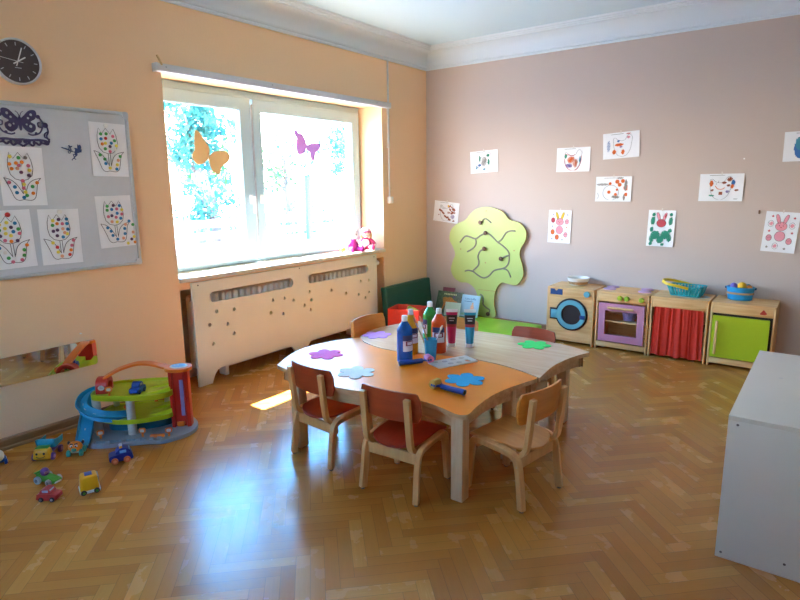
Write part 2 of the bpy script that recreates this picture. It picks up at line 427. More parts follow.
# ------------------------------------------------------------------ radiator and its cover
M_rad = plain('radiator_enamel', '#f0ece4', .4, .03)
t = thing('radiator', 'ribbed cream radiator standing in the wall niche behind its cover', 'radiator', (-.092, -1.83, 0))
b = B()
for i in range(34):
    y = -.92+i*.0555
    b.box((0, y, .36), (.11, .040, .52), .018, 2)
b.done('ribs', M_rad, t)
b = B(); b.cyl((.0, -.95, .60), (.0, .95, .60), .018); b.cyl((0, -.95, .13), (0, .95, .13), .018)
b.cyl((0, .95, .13), (0, .99, .13), .012); b.done('manifold', M_rad, t)
for y in (-.7, .7):
    b = B(); b.box((0, y, .05), (.08, .03, .10), .005); b.done('foot', M_rad, t)
t = thing('radiator_thermostat', 'white round thermostat knob beside the radiator cover', 'thermostat', (-.045, -.80, .632))
b = B(); b.cyl((0, -.07, 0), (0, -.015, 0), .014, seg=16); b.done('valve', M_steel, t)
b = B(); b.lathe([(0, -.018), (.018, -.018), (.022, -.012), (.022, .03), (.017, .04), (0, .04)], 18, M=Matrix.Rotation(-PI/2, 4, 'X')); b.done('knob', M_white, t)

M_cover = plain('cream_painted_board', '#dcdecf', .45, .015, 6)
t = thing('radiator_cover', 'cream radiator cover board with round holes and two long slots under the window', 'radiator cover', (.002, 0, 0))
def slot(y0, y1, z, r):
    return circ(y0+r, z, r, 10, a0=PI/2, a1=1.5*PI)+circ(y1-r, z, r, 10, a0=-PI/2, a1=PI/2)
hl = [(-2.637, .504), (-2.489, .493), (-2.7, .42), (-2.555, .398), (-2.505, .32), (-2.684, .282), (-2.131, .5), (-2.014, .497), (-1.918, .465), (-2.155, .406), (-2.033, .377),
      (-1.74, .507), (-1.72, .435), (-1.802, .405), (-1.737, .356), (-1.479, .48), (-1.296, .426), (-1.127, .387), (-1.096, .506), (-.981, .5), (-.979, .387), (-1.034, .344)]
outl = [(-2.816, .002), (-2.712, .002), (-2.700, .03), (-2.684, .062), (-2.660, .088), (-2.625, .099), (-1.985, .099), (-1.955, .090), (-1.93, .062), (-1.915, .03), (-1.908, .002),
        (-1.800, .002), (-1.792, .03), (-1.776, .062), (-1.75, .09), (-1.72, .099), (-1.05, .099), (-1.015, .088), (-.99, .062), (-.975, .03), (-.963, .002), (-.86, .002), (-.86, .726), (-2.816, .726)]
b = B(); b.plate(outl, .018, [slot(-2.688, -1.913, .608, .037), slot(-1.75, -.985, .608, .037)]+[circ(y, z, .0135, 14) for y, z in hl], M=LEFT, z0=-.018)
b.done('board', M_cover, t, flat=False, ang=30)
for y, z in ((-2.77, .705), (-1.84, .71), (-.90, .705)):
    b = B(); b.cyl((.0178, y, z), (.0192, y, z), .005, seg=12); b.done('screw', M_dark, t)
for y in (-2.40, -1.30):
    b = B(); b.box((-.03, y, .66), (.06, .03, .02), .002); b.done('bracket', M_steel, t)

# ------------------------------------------------------------------ wall clock, whiteboard and what hangs on them   (local XZ plane, facing -Y)
QL = R(90)   # turns a thing that faces -Y to face +X, on the left wall
M_dial = plain('dark_brown_dial', '#4a3f3f', .5); M_rim = plain('silver_rim', '#c9ccd2', .35)
t = thing('wall_clock', 'round wall clock with dark dial and pale grey rim high on the orange wall', 'clock', (0, -3.700, 1.978), QL)
b = B(); b.lathe([(.0, 0), (.108, 0), (.111, .006), (.111, .028), (.108, .034), (.103, .032), (.101, .022)], 48, M=UP); b.done('rim', M_rim, t)
b = B(); b.lathe([(0, .02), (.102, .02), (.102, .023), (0, .023)], 48, M=UP); b.mi = 1
for k in range(12):
    a = 2*PI*k/12
    b.box((0, -.0237, .084), (.0035, .0012, .016), M=Matrix.Rotation(a, 4, 'Y'))
b_dial = b
def hand(nm, ang, ln, w, y):
    bb = B(); bb.box((0, y, ln/2-.012), (w, .0015, ln+.024), M=Matrix.Rotation(ang, 4, 'Y')); bb.done(nm, M_white, t)
hand('hour_hand', R(57), .045, .006, -.026); hand('minute_hand', R(20), .072, .005, -.028); hand('second_hand', R(278), .082, .002, -.030)
b = b_dial; b.box((0, -.0237, -.03), (.03, .001, .003)); b.done('dial', [M_dial, M_rim], t)

M_board = plain('whiteboard_enamel', '#cdd3da', .25, .015); M_alu = plain('brushed_aluminium', '#bfc7cc', .4, .05, 80, metal=.3)
BY0, BY1, BZ0, BZ1 = -4.45, -3.145, .893, 1.783
t = thing('whiteboard', 'large magnetic whiteboard with aluminium frame on the orange wall', 'whiteboard', (0, (BY0+BY1)/2, (BZ0+BZ1)/2), QL)
bw, bh = BY1-BY0, BZ1-BZ0
b = B(); b.box((0, -.008, 0), (bw-.02, .012, bh-.02)); b.done('panel', M_board, t)
for (c, s) in (((0, -.011, bh/2-.010), (bw-.05, .02, .02)), ((0, -.011, -bh/2+.010), (bw-.05, .02, .02)), ((bw/2-.010, -.011, 0), (.02, .02, bh-.05)), ((-bw/2+.010, -.011, 0), (.02, .02, bh-.05))):
    b = B(); b.box(c, s, .004); b.done('frame_rail', M_alu, t)
for sx in (-1, 1):
    for sz in (-1, 1):
        b = B(); b.plate(rrect(sx*(bw/2-.018), sz*(bh/2-.018), .037, .037, .012), .022, M=UP, z0=0); b.done('corner_cap', M_rim, t)

DOTC = {'r': '#c8363a', 'o': '#ec8a2e', 'y': '#efdc5a', 'g': '#4ba65a', 'b': '#2a7fb8', 'p': '#d9718f', 'v': '#5a3f63', 'w': '#e9e6e2', 's': '#e8a98c', 'k': '#77706e'}
def dotm(c): return plain('sticker_dot_'+{'r': 'red', 'o': 'orange', 'y': 'yellow', 'g': 'green', 'b': 'blue', 'p': 'pink', 'v': 'violet', 'w': 'white', 's': 'salmon', 'k': 'grey'}[c], DOTC[c], .6, .05)
# tulip outline in sheet units: u right, v up, sheet 0.21 x 0.297, origin at its centre
TUL = [(-.062, .082), (-.052, .118), (-.036, .088), (-.012, .119), (.012, .088), (.032, .118), (.046, .082), (.052, .04), (.044, .005), (.022, -.016), (-.006, -.022), (-.036, -.014), (-.056, .008), (-.064, .045)]
LEAFL = [(-.006, -.088), (-.03, -.045), (-.055, -.02), (-.088, -.008), (-.078, -.03), (-.062, -.07), (-.048, -.108), (-.03, -.122), (-.006, -.118)]
LEAFR = [(.006, -.088), (.02, -.045), (.045, -.02), (.085, -.008), (.068, -.03), (.06, -.07), (.05, -.108), (.03, -.122), (-.006, -.118)]
def tulip_sheet(y, z, tilt, dots, label):
    t = thing('tulip_drawing', label, 'drawing', (.0145, y, z), group='tulip drawings on the whiteboard', rot=(0, R(tilt), QL))
    b = B()
    def fn(u, v):
        x, h = (u-.5)*.21, (v-.5)*.297
        return (x, -.0008-.004*max(0, (.25-v)/.25)**2-.002*max(0, (.2-u)/.2)**2, h)
    b.sheet(fn, 8, 10, .0004); b.mi = 1
    def ln(p, closed=False):
        b.tube([(u, -.0030, v) for u, v in p], 1, closed=closed, sq=(.0008, .0026))
    pk = TUL
    cur = []
    for i, p in enumerate(pk):
        cur.append(p)
    ln(cur, True); ln(smooth(LEAFL[:4], 4, False)+smooth(LEAFL[3:], 4, False)); ln(smooth(LEAFR[:4], 4, False)+smooth(LEAFR[3:], 4, False))
    ln([(-.008, -.02), (-.006, -.09)]); ln([(.004, -.02), (.006, -.09)])
    b.done('sheet', [M_paper, M_ink], t, ang=60)
    for u, v, c in dots:
        b = B(); b.lathe([(.0092, 0), (.0088, .0022), (.005, .0030), (0, .0032)], 12, M=Matrix.Translation((u, -.0026, v)) @ UP); b.done('sticker_dot', dotm(c), t)
    return t
def D(x0, y0, sx, sy, lst):   # list of (crop x, crop y, colour) -> sheet coordinates
    return [((x-x0)*sx, (y0-y)*sy, c) for x, y, c in lst]
T1 = D(225, 290, .21/400, .297/520, [(130, 120, 'y'), (205, 128, 'g'), (265, 125, 'k'), (120, 185, 'o'), (178, 175, 'o'), (230, 165, 'o'), (135, 225, 'o'), (185, 222, 's'), (200, 195, 'p'), (285, 195, 'p'), (290, 235, 'y'), (215, 255, 'v'), (282, 280, 'v'), (220, 330, 'p'), (228, 362, 'y'), (222, 395, 'p'), (235, 430, 'y'), (245, 460, 'g'), (217, 478, 'b'), (100, 345, 'p'), (145, 385, 'b'), (158, 435, 'b'), (348, 345, 'o'), (303, 380, 'g'), (303, 440, 'o')])
T2 = D(208, 298, .21/320, .297/462, [(145, 165, 'g'), (193, 160, 'g'), (250, 178, 'p'), (145, 207, 'b'), (185, 200, 'r'), (262, 215, 'g'), (152, 250, 'o'), (180, 242, 'y'), (232, 238, 'b'), (218, 268, 'v'), (275, 258, 'y'), (175, 290, 'g'), (215, 312, 'p'), (262, 292, 'w'), (125, 345, 'g'), (163, 380, 'g'), (168, 418, 'b'), (203, 456, 'y'), (302, 350, 'g'), (282, 385, 's'), (270, 425, 'y'), (262, 463, 'b')])
T3 = D(110, 305, .21/400, .297/530, [(25, 165, 'y'), (90, 150, 'y'), (162, 160, 'b'), (70, 202, 'y'), (123, 195, 'v'), (18, 215, 'g'), (185, 215, 'g'), (70, 248, 'y'), (138, 235, 'b'), (20, 268, 'v'), (112, 270, 'y'), (190, 255, 'p'), (55, 310, 'p'), (108, 322, 'o'), (163, 320, 'v'), (-5, 375, 'b'), (240, 367, 'o'), (210, 410, 'g'), (203, 460, 'g'), (62, 472, 'g'), (95, 510, 'p'), (178, 500, 'p'), (40, 420, 'w')])
T4 = D(243, 350, .21/178, .297/215, [(215, 287, 'y'), (240, 283, 'v'), (275, 282, 'b'), (212, 305, 'g'), (232, 299, 'o'), (255, 300, 'p'), (275, 300, 'b'), (213, 328, 'v'), (231, 324, 'v'), (255, 320, 's'), (277, 322, 'b'), (228, 346, 'v'), (253, 352, 'b'), (272, 340, 'y'), (262, 335, 's'), (206, 373, 'y'), (223, 391, 'r'), (225, 410, 'y'), (240, 427, 's'), (297, 367, 'p'), (288, 387, 'p'), (282, 405, 'o'), (275, 423, 'r')])
T5 = D(462, 288, .21/140, .297/198, [(436, 228, 'g'), (460, 226, 'v'), (484, 228, 'b'), (434, 243, 'g'), (452, 241, 'b'), (472, 240, 'p'), (492, 244, 'y'), (472, 257, 'b'), (436, 268, 'p'), (450, 265, 'v'), (490, 261, 'p'), (466, 272, 'p'), (484, 277, 'b'), (448, 288, 's'), (468, 290, 'y'), (428, 310, 'b'), (440, 324, 'b'), (445, 341, 'b'), (462, 357, 'b'), (516, 290, 'b'), (500, 302, 's'), (495, 318, 'b'), (494, 338, 'b'), (486, 355, 's'), (530, 305, 'g'), (528, 335, 's'), (530, 353, 'y'), (519, 362, 'v'), (502, 377, 'y'), (531, 375, 'o')])
tulip_sheet(-3.743, 1.414, 1, T1, 'tulip drawing with orange dots in the flower, below the butterfly ornament on the whiteboard')
tulip_sheet(-3.276, 1.565, 1, T2, 'tulip drawing with green-tipped petals in the upper right corner of the whiteboard')
tulip_sheet(-3.835, 1.096, -1, T3, 'tulip drawing with a red round magnet at the lower edge of the whiteboard')
tulip_sheet(-3.594, 1.093, 1, T4, 'tulip drawing with blue dots down its right petal at the bottom middle of the whiteboard')
tulip_sheet(-3.282, 1.158, -1, T5, 'tulip drawing with blue dotted leaves and a curled corner at the right whiteboard edge')
def magnet(y, z, col, lab):
    b = B(); b.lathe([(0, 0), (.011, 0), (.0125, .003), (.0115, .008), (.007, .010), (0, .0105)], 18, M=UP)
    o = b.done('round_magnet', col, ang=50); o.location = (.0165, y, z); o.rotation_euler = (0, 0, QL); tag(o, lab, 'magnet', 'magnets holding the tulip drawings')
M_redmag = plain('red_magnet', '#c23438', .4)
magnet(-3.284, 1.698, M_white, 'white round magnet above the tulip in the upper right whiteboard corner')
magnet(-3.588, 1.226, M_white, 'white round magnet on the tulip drawing at the bottom middle of the whiteboard')
magnet(-3.838, 1.222, M_redmag, 'red round magnet on the lowest tulip drawing at the whiteboard edge')

M_orn = plain('dark_violet_felt', '#463f66', .7); M_navy = plain('navy_vinyl', '#33457a', .6)
# openwork butterfly ornament
t = thing('butterfly_ornament', 'dark violet openwork butterfly ornament stuck at the top of the whiteboard', 'ornament', (.0145, -3.722, 1.655), QL)
b = B()
for s in (-1, 1):
    b.plate(smooth([(.006*s, .045), (.02*s, .062), (.048*s, .09), (.075*s, .093), (.082*s, .075), (.072*s, .05), (.05*s, .035), (.07*s, .02), (.068*s, -.005), (.045*s, -.02), (.022*s, -.008), (.008*s, .015)], 5), .002,
            [circ(.055*s, .07, .007, 8), circ(.04*s, .052, .006, 8), circ(.048*s, .012, .008, 8), circ(.03*s, .02, .005, 8)], M=UP)
b.plate(smooth([(0, .06), (.007, .045), (.006, .0), (0, -.012), (-.006, .0), (-.007, .045)], 4), .003, M=UP)
b.done('butterfly', M_orn, t)
b = B()
def sp(p, r=.0035): b.tube([(x, -.0042, z) for x, z in p], 1, sq=(.003, r*2))
for s in (-1, 1):
    sp(smooth([(0, .055), (.008*s, .075), (.018*s, .083)], 4, False), .0012)
    sp(smooth([(.09*s, .06), (.105*s, .035), (.102*s, .01), (.085*s, -.02), (.05*s, -.032), (.03*s, -.025)], 5, False))
    sp(smooth([(.105*s, .01), (.085*s, .012), (.082*s, .03), (.092*s, .033)], 5, False), .003)
    sp(smooth([(.10*s, .03), (.12*s, .02), (.128*s, -.01), (.118*s, -.035), (.128*s, -.06), (.115*s, -.075)], 5, False))
    sp(smooth([(.128*s, -.01), (.112*s, -.02), (.108*s, -.038), (.12*s, -.045)], 5, False), .003)
    sp(smooth([(.115*s, -.075), (.09*s, -.07), (.075*s, -.08), (.06*s, -.07), (.045*s, -.085), (.025*s, -.075), (0, -.09)], 5, False), .005)
    sp(smooth([(.115*s, -.06), (.08*s, -.055), (.04*s, -.058), (0, -.056)], 5, False), .006)
    for (x, z, r) in ((.088, .062, .010), (.118, .022, .014), (.116, -.068, .013), (.128, -.05, .006), (.07, -.022, .007), (.055, -.07, .008), (.03, -.066, .009), (.012, -.066, .009), (.088, -.062, .007)):
        b.lathe([(r, 0), (r, .003), (0, .003)], 12, M=Matrix.Translation((x*s, 0, z)) @ UP)
b.done('scrollwork', M_orn, t)
# small vinyl figure: a generic winged fairy with scissors
t = thing('fairy_silhouette', 'small navy fairy silhouette with scissors in the middle of the whiteboard', 'silhouette', (.0145, -3.475, 1.545), QL)
b = B()
U2 = lambda p: [((x-330)*.000255, (330-y)*.000255) for x, y in p]
b.plate(U2([(350, 240), (400, 238), (420, 255), (425, 190), (435, 160), (450, 185), (480, 165), (500, 195), (502, 235), (485, 262), (512, 270), (500, 300), (498, 330), (470, 330), (430, 345), (408, 350), (410, 385), (385, 412), (350, 435), (345, 455), (372, 485), (360, 490), (335, 465), (305, 475), (290, 505), (275, 500), (285, 475), (325, 445), (328, 430), (310, 385), (325, 370), (360, 355), (345, 335), (362, 305), (372, 275)]), .0015, [U2(circ(346, 398, 14, 10, 18))], M=UP)
b.done('figure', M_navy, t)
b = B()
pts = lambda p: [(x, -.001, z) for x, z in U2(p)]
b.tube(pts([(95, 240), (240, 290)]), .0022, 6); b.tube(pts([(100, 238), (250, 278)]), .0018, 6)
b.tube(pts([(240, 290), (350, 330)]), .0016, 6)
b.tube(pts(circ(245, 330, 24, 14, 26)), .0018, 6, closed=True); b.tube(pts(circ(262, 262, 18, 14, 30)), .0018, 6, closed=True)
b.tube(pts([(245, 190), (270, 225), (310, 212)]), .0035, 6); b.tube(pts([(265, 300), (300, 325), (305, 300), (285, 265)]), .0014, 6)
b.done('scissors', M_navy, t)

# low mirror beside the toy garage
M_mirror, nt_, bb_ = new_mat('silvered_mirror'); bb_.inputs['Metallic'].default_value = 1; bb_.inputs['Roughness'].default_value = .02
nzz = nt_.nodes.new('ShaderNodeTexNoise'); crr = nt_.nodes.new('ShaderNodeValToRGB'); crr.color_ramp.elements[0].color = (.80, .80, .80, 1); crr.color_ramp.elements[1].color = (.85, .85, .84, 1)
nt_.links.new(nzz.outputs['Fac'], crr.inputs['Fac']); nt_.links.new(crr.outputs['Color'], bb_.inputs['Base Color'])
t = thing('wall_mirror', 'low horizontal frameless mirror on the orange wall behind the toy garage', 'mirror', (.001, -3.93, .413), QL)
b = B(); b.plate(rrect(0, 0, .92, .150, .014), .005, M=UP); b.done('mirror_glass', M_mirror, t)
for y, z in ((-3.99, .505), (-3.545, .535)):
    b = B(); b.lathe([(.007, 0), (.007, .002), (0, .003)], 10, sy=.6, M=UP); o = b.done('sticky_pad', M_white); o.location = (.0005, y, z); o.rotation_euler = (0, 0, QL)
    tag(o, 'small white sticky pad on the orange wall above the %s' % ('toy garage' if y > -3.7 else 'left part of the low mirror'), 'sticky pad', 'sticky pads above the mirror')

# ------------------------------------------------------------------ drawings on the mauve wall  (things at y = 0, facing -Y)
def cray(name, c): return plain('crayon_'+name, c, .8, .1, 300)
C_or = cray('orange', '#dd6a2c'); C_rd = cray('red', '#c04a55'); C_pk = cray('pink', '#e79aa8'); C_gn = cray('green', '#2c8b72'); C_bl = cray('blue', '#3a6fb0'); C_pu = cray('purple', '#7a6aa8')
C_ye = cray('yellow', '#e0b92c'); C_br = cray('brown', '#93513a'); C_gy = cray('grey', '#8a8580'); C_te = cray('teal', '#3b8aa5')
PIN = plain('clear_tape', '#d8d2cc', .3)
def wall_sheet(x, z, w, h, tilt, label, draw, portrait=False):
    t = thing('wall_drawing', label, 'drawing', (x, -.0004, z), group='drawings on the mauve wall', rot=(0, R(tilt), 0))
    b = B()
    b.sheet(lambda u, v: ((u-.5)*w, -.0010-.005*max(0, (u-.75)/.25)**2-.003*max(0, (.2-v)/.2)**2, (v-.5)*h), 8, 8, .0004); mats = [M_paper]; lay = [0.]
    def use(m):
        if m not in mats: mats.append(m)
        b.mi = mats.index(m)
    def L(mat, pts, r=.0011, closed=False):
        lay[0] += .000012; use(mat); b.tube([(u, -.0027-lay[0], v) for u, v in pts], 1, closed=closed, sq=(.0008, r*(2.2 if r < .0012 else 2.1)))
    def F(mat, pts):
        lay[0] += .000012; use(mat); b.plate(pts, .0006, M=Matrix.Translation((0, -.0024-lay[0], 0)) @ UP)
    def scrib(mat, cx, cy, rx, ry, n=7, r=.0018, ang=.5):
        p = []
        for k in range(n*2):
            s_ = -1+2*k/(n*2-1); o = (1 if k % 2 else -1)*math.sqrt(max(0, 1-s_*s_))
            p.append((cx+rx*(s_*math.cos(ang)-o*math.sin(ang)*.9)+rng.uniform(-.001, .001), cy+ry*(s_*math.sin(ang)+o*math.cos(ang)*.9)))
        for k in range(len(p)-1): L(mat, p[k:k+2], r)
    draw(L, F, scrib)
    b.done('sheet', mats, t, ang=60)
    b = B(); b.box((0, -.004, h/2+.004), (.008, .002, .022)); b.done('tape', PIN, t)
    return t
HEN = [(-.075, .05), (-.06, .062), (-.04, .045), (-.01, .035), (.02, .045), (.035, .07), (.05, .082), (.068, .072), (.075, .055), (.07, .02), (.06, -.03), (.035, -.075), (0, -.09), (-.04, -.078), (-.068, -.03)]
def hen(L, mat=M_ink, dx=0., s=1., close=True):
    L(mat, [(u*s+dx, v*s) for u, v in smooth(HEN, 4)], .0008, True)
def cap(L): L(M_ink, [(-.08, .09), (.02, .091)], .0012)
def d_teal(L, F, S):
    hen(L); cap(L)
    S(C_gn, .045, .055, .014, .014); S(C_gn, .048, -.005, .010, .03, 6); S(C_gn, -.045, .03, .008, .03, 6); S(C_bl, -.048, -.03, .016, .014, 5); S(C_te, 0, -.07, .014, .012, 4)
    S(C_gy, .0, .0, .03, .05, 9, .001); S(C_te, -.08, -.05, .012, .02, 5, .0009)
def d_bowl(L, F, S):
    hen(L); cap(L)
    L(C_rd, smooth([(-.075, .05), (-.04, .04), (-.005, .032), (.015, .045)], 4, False), .002)
    L(C_rd, smooth([(-.075, .01), (-.07, -.04), (-.03, -.085), (.03, -.085), (.065, -.03), (.07, .03)], 4, False), .002)
    S(C_gn, -.066, .03, .010, .02, 5); S(C_or, -.02, .0, .035, .028, 9, .0015, 1.); S(C_pu, -.035, -.05, .03, .02, 8, .0016, -.4); S(C_te, .06, .0, .006, .03, 5, .001); S(C_or, .02, -.03, .02, .04, 6, .001)
def d_dove(L, F, S):
    hen(L, dx=.015); cap(L)
    S(C_bl, -.10, .0, .016, .045, 8, .0013, 1.4); S(C_bl, -.02, .035, .010, .010, 4); S(C_or, -.015, .005, .035, .012, 7, .0024, .6); S(C_or, -.055, -.05, .014, .02, 6, .0024); S(C_or, .015, -.055, .012, .022, 6, .0024)
    S(C_pk, .06, .06, .012, .012, 5); S(C_rd, .06, .088, .02, .006, 4, .0013); S(C_pu, .0, -.012, .012, .01, 4, .0012)
def d_dots(L, F, S):
    L(M_ink, circ(-.02, -.03, .065, 24, .062), .0009, True); cap(L)
    for x, z, r in ((.03, .06, .017), (.075, .065, .016), (.05, .035, .016), (.105, .01, .023), (-.035, -.025, .014), (.02, -.045, .013), (.105, -.045, .015), (-.028, .045, .012), (.03, -.005, .010)):
        F(C_or, circ(x, z, r, 12))
    S(C_gy, -.09, .038, .05, .012, 9, .002, .1); S(C_gy, .10, .03, .012, .05, 8, .0016, .7); S(C_gy, .02, -.065, .035, .012, 7, .0016, -.7); S(C_gy, .09, -.07, .008, .03, 6, .0016, .2); S(C_gy, .05, .09, .03, .008, 5, .0015)
    L(C_gy, smooth([(-.13, -.03), (-.12, -.06), (-.132, -.08)], 4, False), .0012)
def d_face(L, F, S):
    hen(L); cap(L)
    S(C_or, -.066, .03, .012, .025, 6, .0022, .3); S(C_br, .02, .035, .014, .010, 5, .0022); S(C_br, .055, .06, .016, .018, 6, .002); S(C_br, .05, .015, .012, .010, 5); S(C_br, .105, -.02, .014, .008, 5)
    L(C_or, smooth([(-.04, .012), (-.02, -.01), (.01, -.012), (.025, .0)], 5, False), .0022); S(C_bl, .08, .035, .012, .024, 6, .002); S(C_or, .075, .008, .01, .018, 5, .002)
    F(C_br, [(-.012, -.055), (.012, -.055), (.012, -.032), (-.012, -.032)]); S(C_br, -.058, -.02, .010, .010, 5, .0012); S(C_pu, .045, -.03, .012, .012, 5, .0012); S(C_gn, -.06, -.06, .022, .006, 5, .0012, -.7)
    L(C_gy, [(-.02, .035), (-.018, .05)], .0014); L(C_gy, [(-.035, .022), (-.028, .03)], .0014); L(M_ink, [(.09, -.085), (.12, -.085)], .0016)
def d_redhen(L, F, S):
    hen(L); cap(L); L(M_ink, smooth([(-.07, .06), (-.045, .03), (-.01, .04)], 4, False), .0009)
    for _ in range(26): F(C_br, circ(rng.uniform(.02, .10), rng.uniform(-.01, .065), rng.uniform(.006, .009), 9))
    for k in range(11): F(C_br, circ(-.08+.013*k, .015-.009*k+rng.uniform(-.012, .012), .010, 10))
    F(C_br, circ(.095, -.085, .013, 10)); F(C_ye, circ(.02, .062, .010, 10)); F(C_br, circ(.03, -.06, .008, 10)); S(C_pu, .08, -.04, .02, .025, 6, .001); F(C_br, circ(-.085, -.035, .006, 9))
def d_blue(L, F, S):
    cap(L); S(C_bl, -.045, -.01, .04, .08, 16, .0034, .2); S(C_te, -.055, .02, .025, .05, 9, .0024, -.3); L(M_ink, [(-.03, -.09), (.09, -.09)], .0012)
def bunny(L, F, S, head, ears, body, eggs, fill=True, c_ear=None):
    for s in (-1, 1):
        e_ = [(.008*s, .065), (.014*s, .10), (.028*s, .125), (.040*s, .122), (.036*s, .095), (.022*s, .062)]
        F(ears, smooth(e_, 4)); L(M_ink, smooth(e_, 4), .0008, True)
    F(head, circ(0, .042, .036, 20, .032)); L(M_ink, circ(0, .042, .036, 20, .032), .0008, True)
    if body: F(body, circ(0, -.03, .033, 20, .036)); L(M_ink, circ(0, -.03, .033, 20, .036), .0008, True)
    for s in (-1, 1): F(M_ink, circ(.012*s, .046, .0032, 8))
    F(C_rd, circ(0, .034, .004, 8))
    for x, z, c in eggs:
        F(c, circ(x, z, .018, 16, .023)); L(M_ink, circ(x, z, .018, 16, .023), .0008, True)
        L(M_ink, [(x-.016, z+.006), (x-.005, z+.0), (x+.005, z+.006), (x+.016, z)], .0006)
def star(L, F, c, x, z, r=.009): F(c, [(x+(r if k % 2 == 0 else r*.45)*math.cos(PI/2+k*PI/5), z+(r if k % 2 == 0 else r*.45)*math.sin(PI/2+k*PI/5)) for k in range(10)])
def d_bun1(L, F, S):
    bunny(L, F, S, C_pk, C_ye, C_pk, [(-.062, .055, C_rd), (.066, .045, C_pk), (-.062, -.05, C_or), (-.02, -.095, C_or), (.058, -.07, C_pk)])
    for x, z, c in ((-.06, .105, C_pu), (.07, .105, C_pu), (-.066, .0, C_pu), (.066, -.005, C_or), (-.066, -.112, C_pu), (.03, -.115, C_gy)): star(L, F, c, x, z)
def d_bun2(L, F, S):
    bunny(L, F, S, C_rd, C_pk, None, []); S(C_rd, 0, .04, .028, .024, 8, .002); S(C_rd, .03, .1, .006, .02, 5, .0016)
    for x, z, rx, rz, n in ((-.065, .06, .018, .032, 8), (.07, .06, .018, .032, 8), (-.07, -.01, .014, .02, 6), (.07, -.015, .016, .015, 6), (-.04, -.055, .04, .035, 10), (.035, -.05, .038, .036, 10), (-.065, -.085, .022, .03, 7), (.065, -.075, .022, .03, 7), (0, -.09, .03, .03, 9), (-.06, .11, .014, .014, 5), (.07, .112, .014, .012, 5), (-.07, -.125, .014, .014, 5), (.02, -.128, .014, .01, 5)):
        S(C_gn, x, z, rx, rz, n, .0028, rng.uniform(1., 1.9))
def d_bun3(L, F, S):
    bunny(L, F, S, C_pk, C_pk, C_pk, [(-.066, .058, M_paper), (.066, .05, M_paper), (-.066, -.045, C_pk), (-.02, -.102, M_paper), (.06, -.062, C_pk)])
    for x, z in ((-.064, .058), (.066, .05), (-.02, -.102)): S(C_pk, x, z, .012, .016, 6, .0014)
    for x, z, c in ((-.06, .112, C_rd), (.074, .105, C_rd), (-.07, .005, C_rd), (.072, -.002, C_rd), (-.07, -.112, C_gy), (.04, -.118, C_gy)): star(L, F, c, x, z, .011)
wall_sheet(.663, 1.561, .297, .205, -3, 'drawing of a hen coloured teal green, hung alone above the tree panel', d_teal)
wall_sheet(1.530, 1.549, .297, .205, 0, 'drawing of a hen with purple bowl-shaped belly and orange middle', d_bowl)
wall_sheet(1.927, 1.650, .292, .208, -3, 'drawing of a hen with blue scribble at its side, highest sheet of the wall', d_dove)
wall_sheet(1.885, 1.297, .295, .206, 0, 'drawing covered with orange dots and grey scribbles', d_dots)
wall_sheet(2.684, 1.303, .296, .204, 0, 'drawing of a hen with brown spots and a smiling mouth', d_face)
wall_sheet(.242, 1.081, .297, .205, 6, 'drawing of a hen with dark red spots beside the room corner', d_redhen)
wall_sheet(3.205, 1.584, .297, .205, -1, 'drawing with blue crayon patch, cut by the right picture border', d_blue)
wall_sheet(1.432, .971, .21, .29, 1, 'bunny drawing with yellow ears and orange eggs, above the toy washing machine', d_bun1)
wall_sheet(2.280, .982, .205, .292, 1, 'bunny drawing with green scribbles, above the red curtain', d_bun2)
wall_sheet(3.093, .981, .21, .292, 3, 'pink bunny drawing with pale eggs, above the toy fridge', d_bun3)
b = B(); b.lathe([(.006, 0), (.006, .003), (0, .004)], 10, M=UP); o = b.done('wall_hook', M_white); o.location = (2.819, 0, 1.51); tag(o, 'tiny white hook on the bare mauve wall above the smiling hen drawing', 'hook')
b = B(); b.box((0, -.006, 0), (.012, .012, .028), .004); o = b.done('wall_plug', plain('brown_plug', '#7a5a44', .6)); o.location = (2.95, 0, 1.124); tag(o, 'small brown plug in the mauve wall near the pink bunny drawing', 'plug')

# ------------------------------------------------------------------ paper butterflies on the panes, dolls on the sill
def pane_butterfly(y, z, shape_a, shape_b, body, col, label):
    t = thing('paper_butterfly', label, 'window decoration', (-.2595-.0115, y, z), group='paper butterflies on the window panes', rz=QL)
    for s in (shape_a, shape_b):
        b = B(); b.plate(smooth(s, 6), .0008, M=UP); b.done('wing', col, t, ang=60)
    b = B(); b.tube([(x, -.002, v) for x, v in body], .006, 8); b.done('body', col, t)
def paper(name, col):
    m, nt, bb = new_mat(name); nz = nt.nodes.new('ShaderNodeTexNoise'); nz.inputs['Scale'].default_value = 35
    cr = nt.nodes.new('ShaderNodeValToRGB'); c = lin(col); cr.color_ramp.elements[0].color = tuple(v*.85 for v in c[:3])+(1,); cr.color_ramp.elements[1].color = c
    nt.links.new(nz.outputs['Fac'], cr.inputs['Fac']); nt.links.new(cr.outputs['Color'], bb.inputs['Base Color'])
    bb.inputs['Roughness'].default_value = .8
    tl = nt.nodes.new('ShaderNodeBsdfTranslucent'); nt.links.new(cr.outputs['Color'], tl.inputs['Color'])
    mx = nt.nodes.new('ShaderNodeMixShader'); mx.inputs['Fac'].default_value = .25
    nt.links.new(bb.outputs[0], mx.inputs[1]); nt.links.new(tl.outputs[0], mx.inputs[2]); nt.links.new(mx.outputs[0], nt.nodes['Material Output'].inputs['Surface'])
    return m
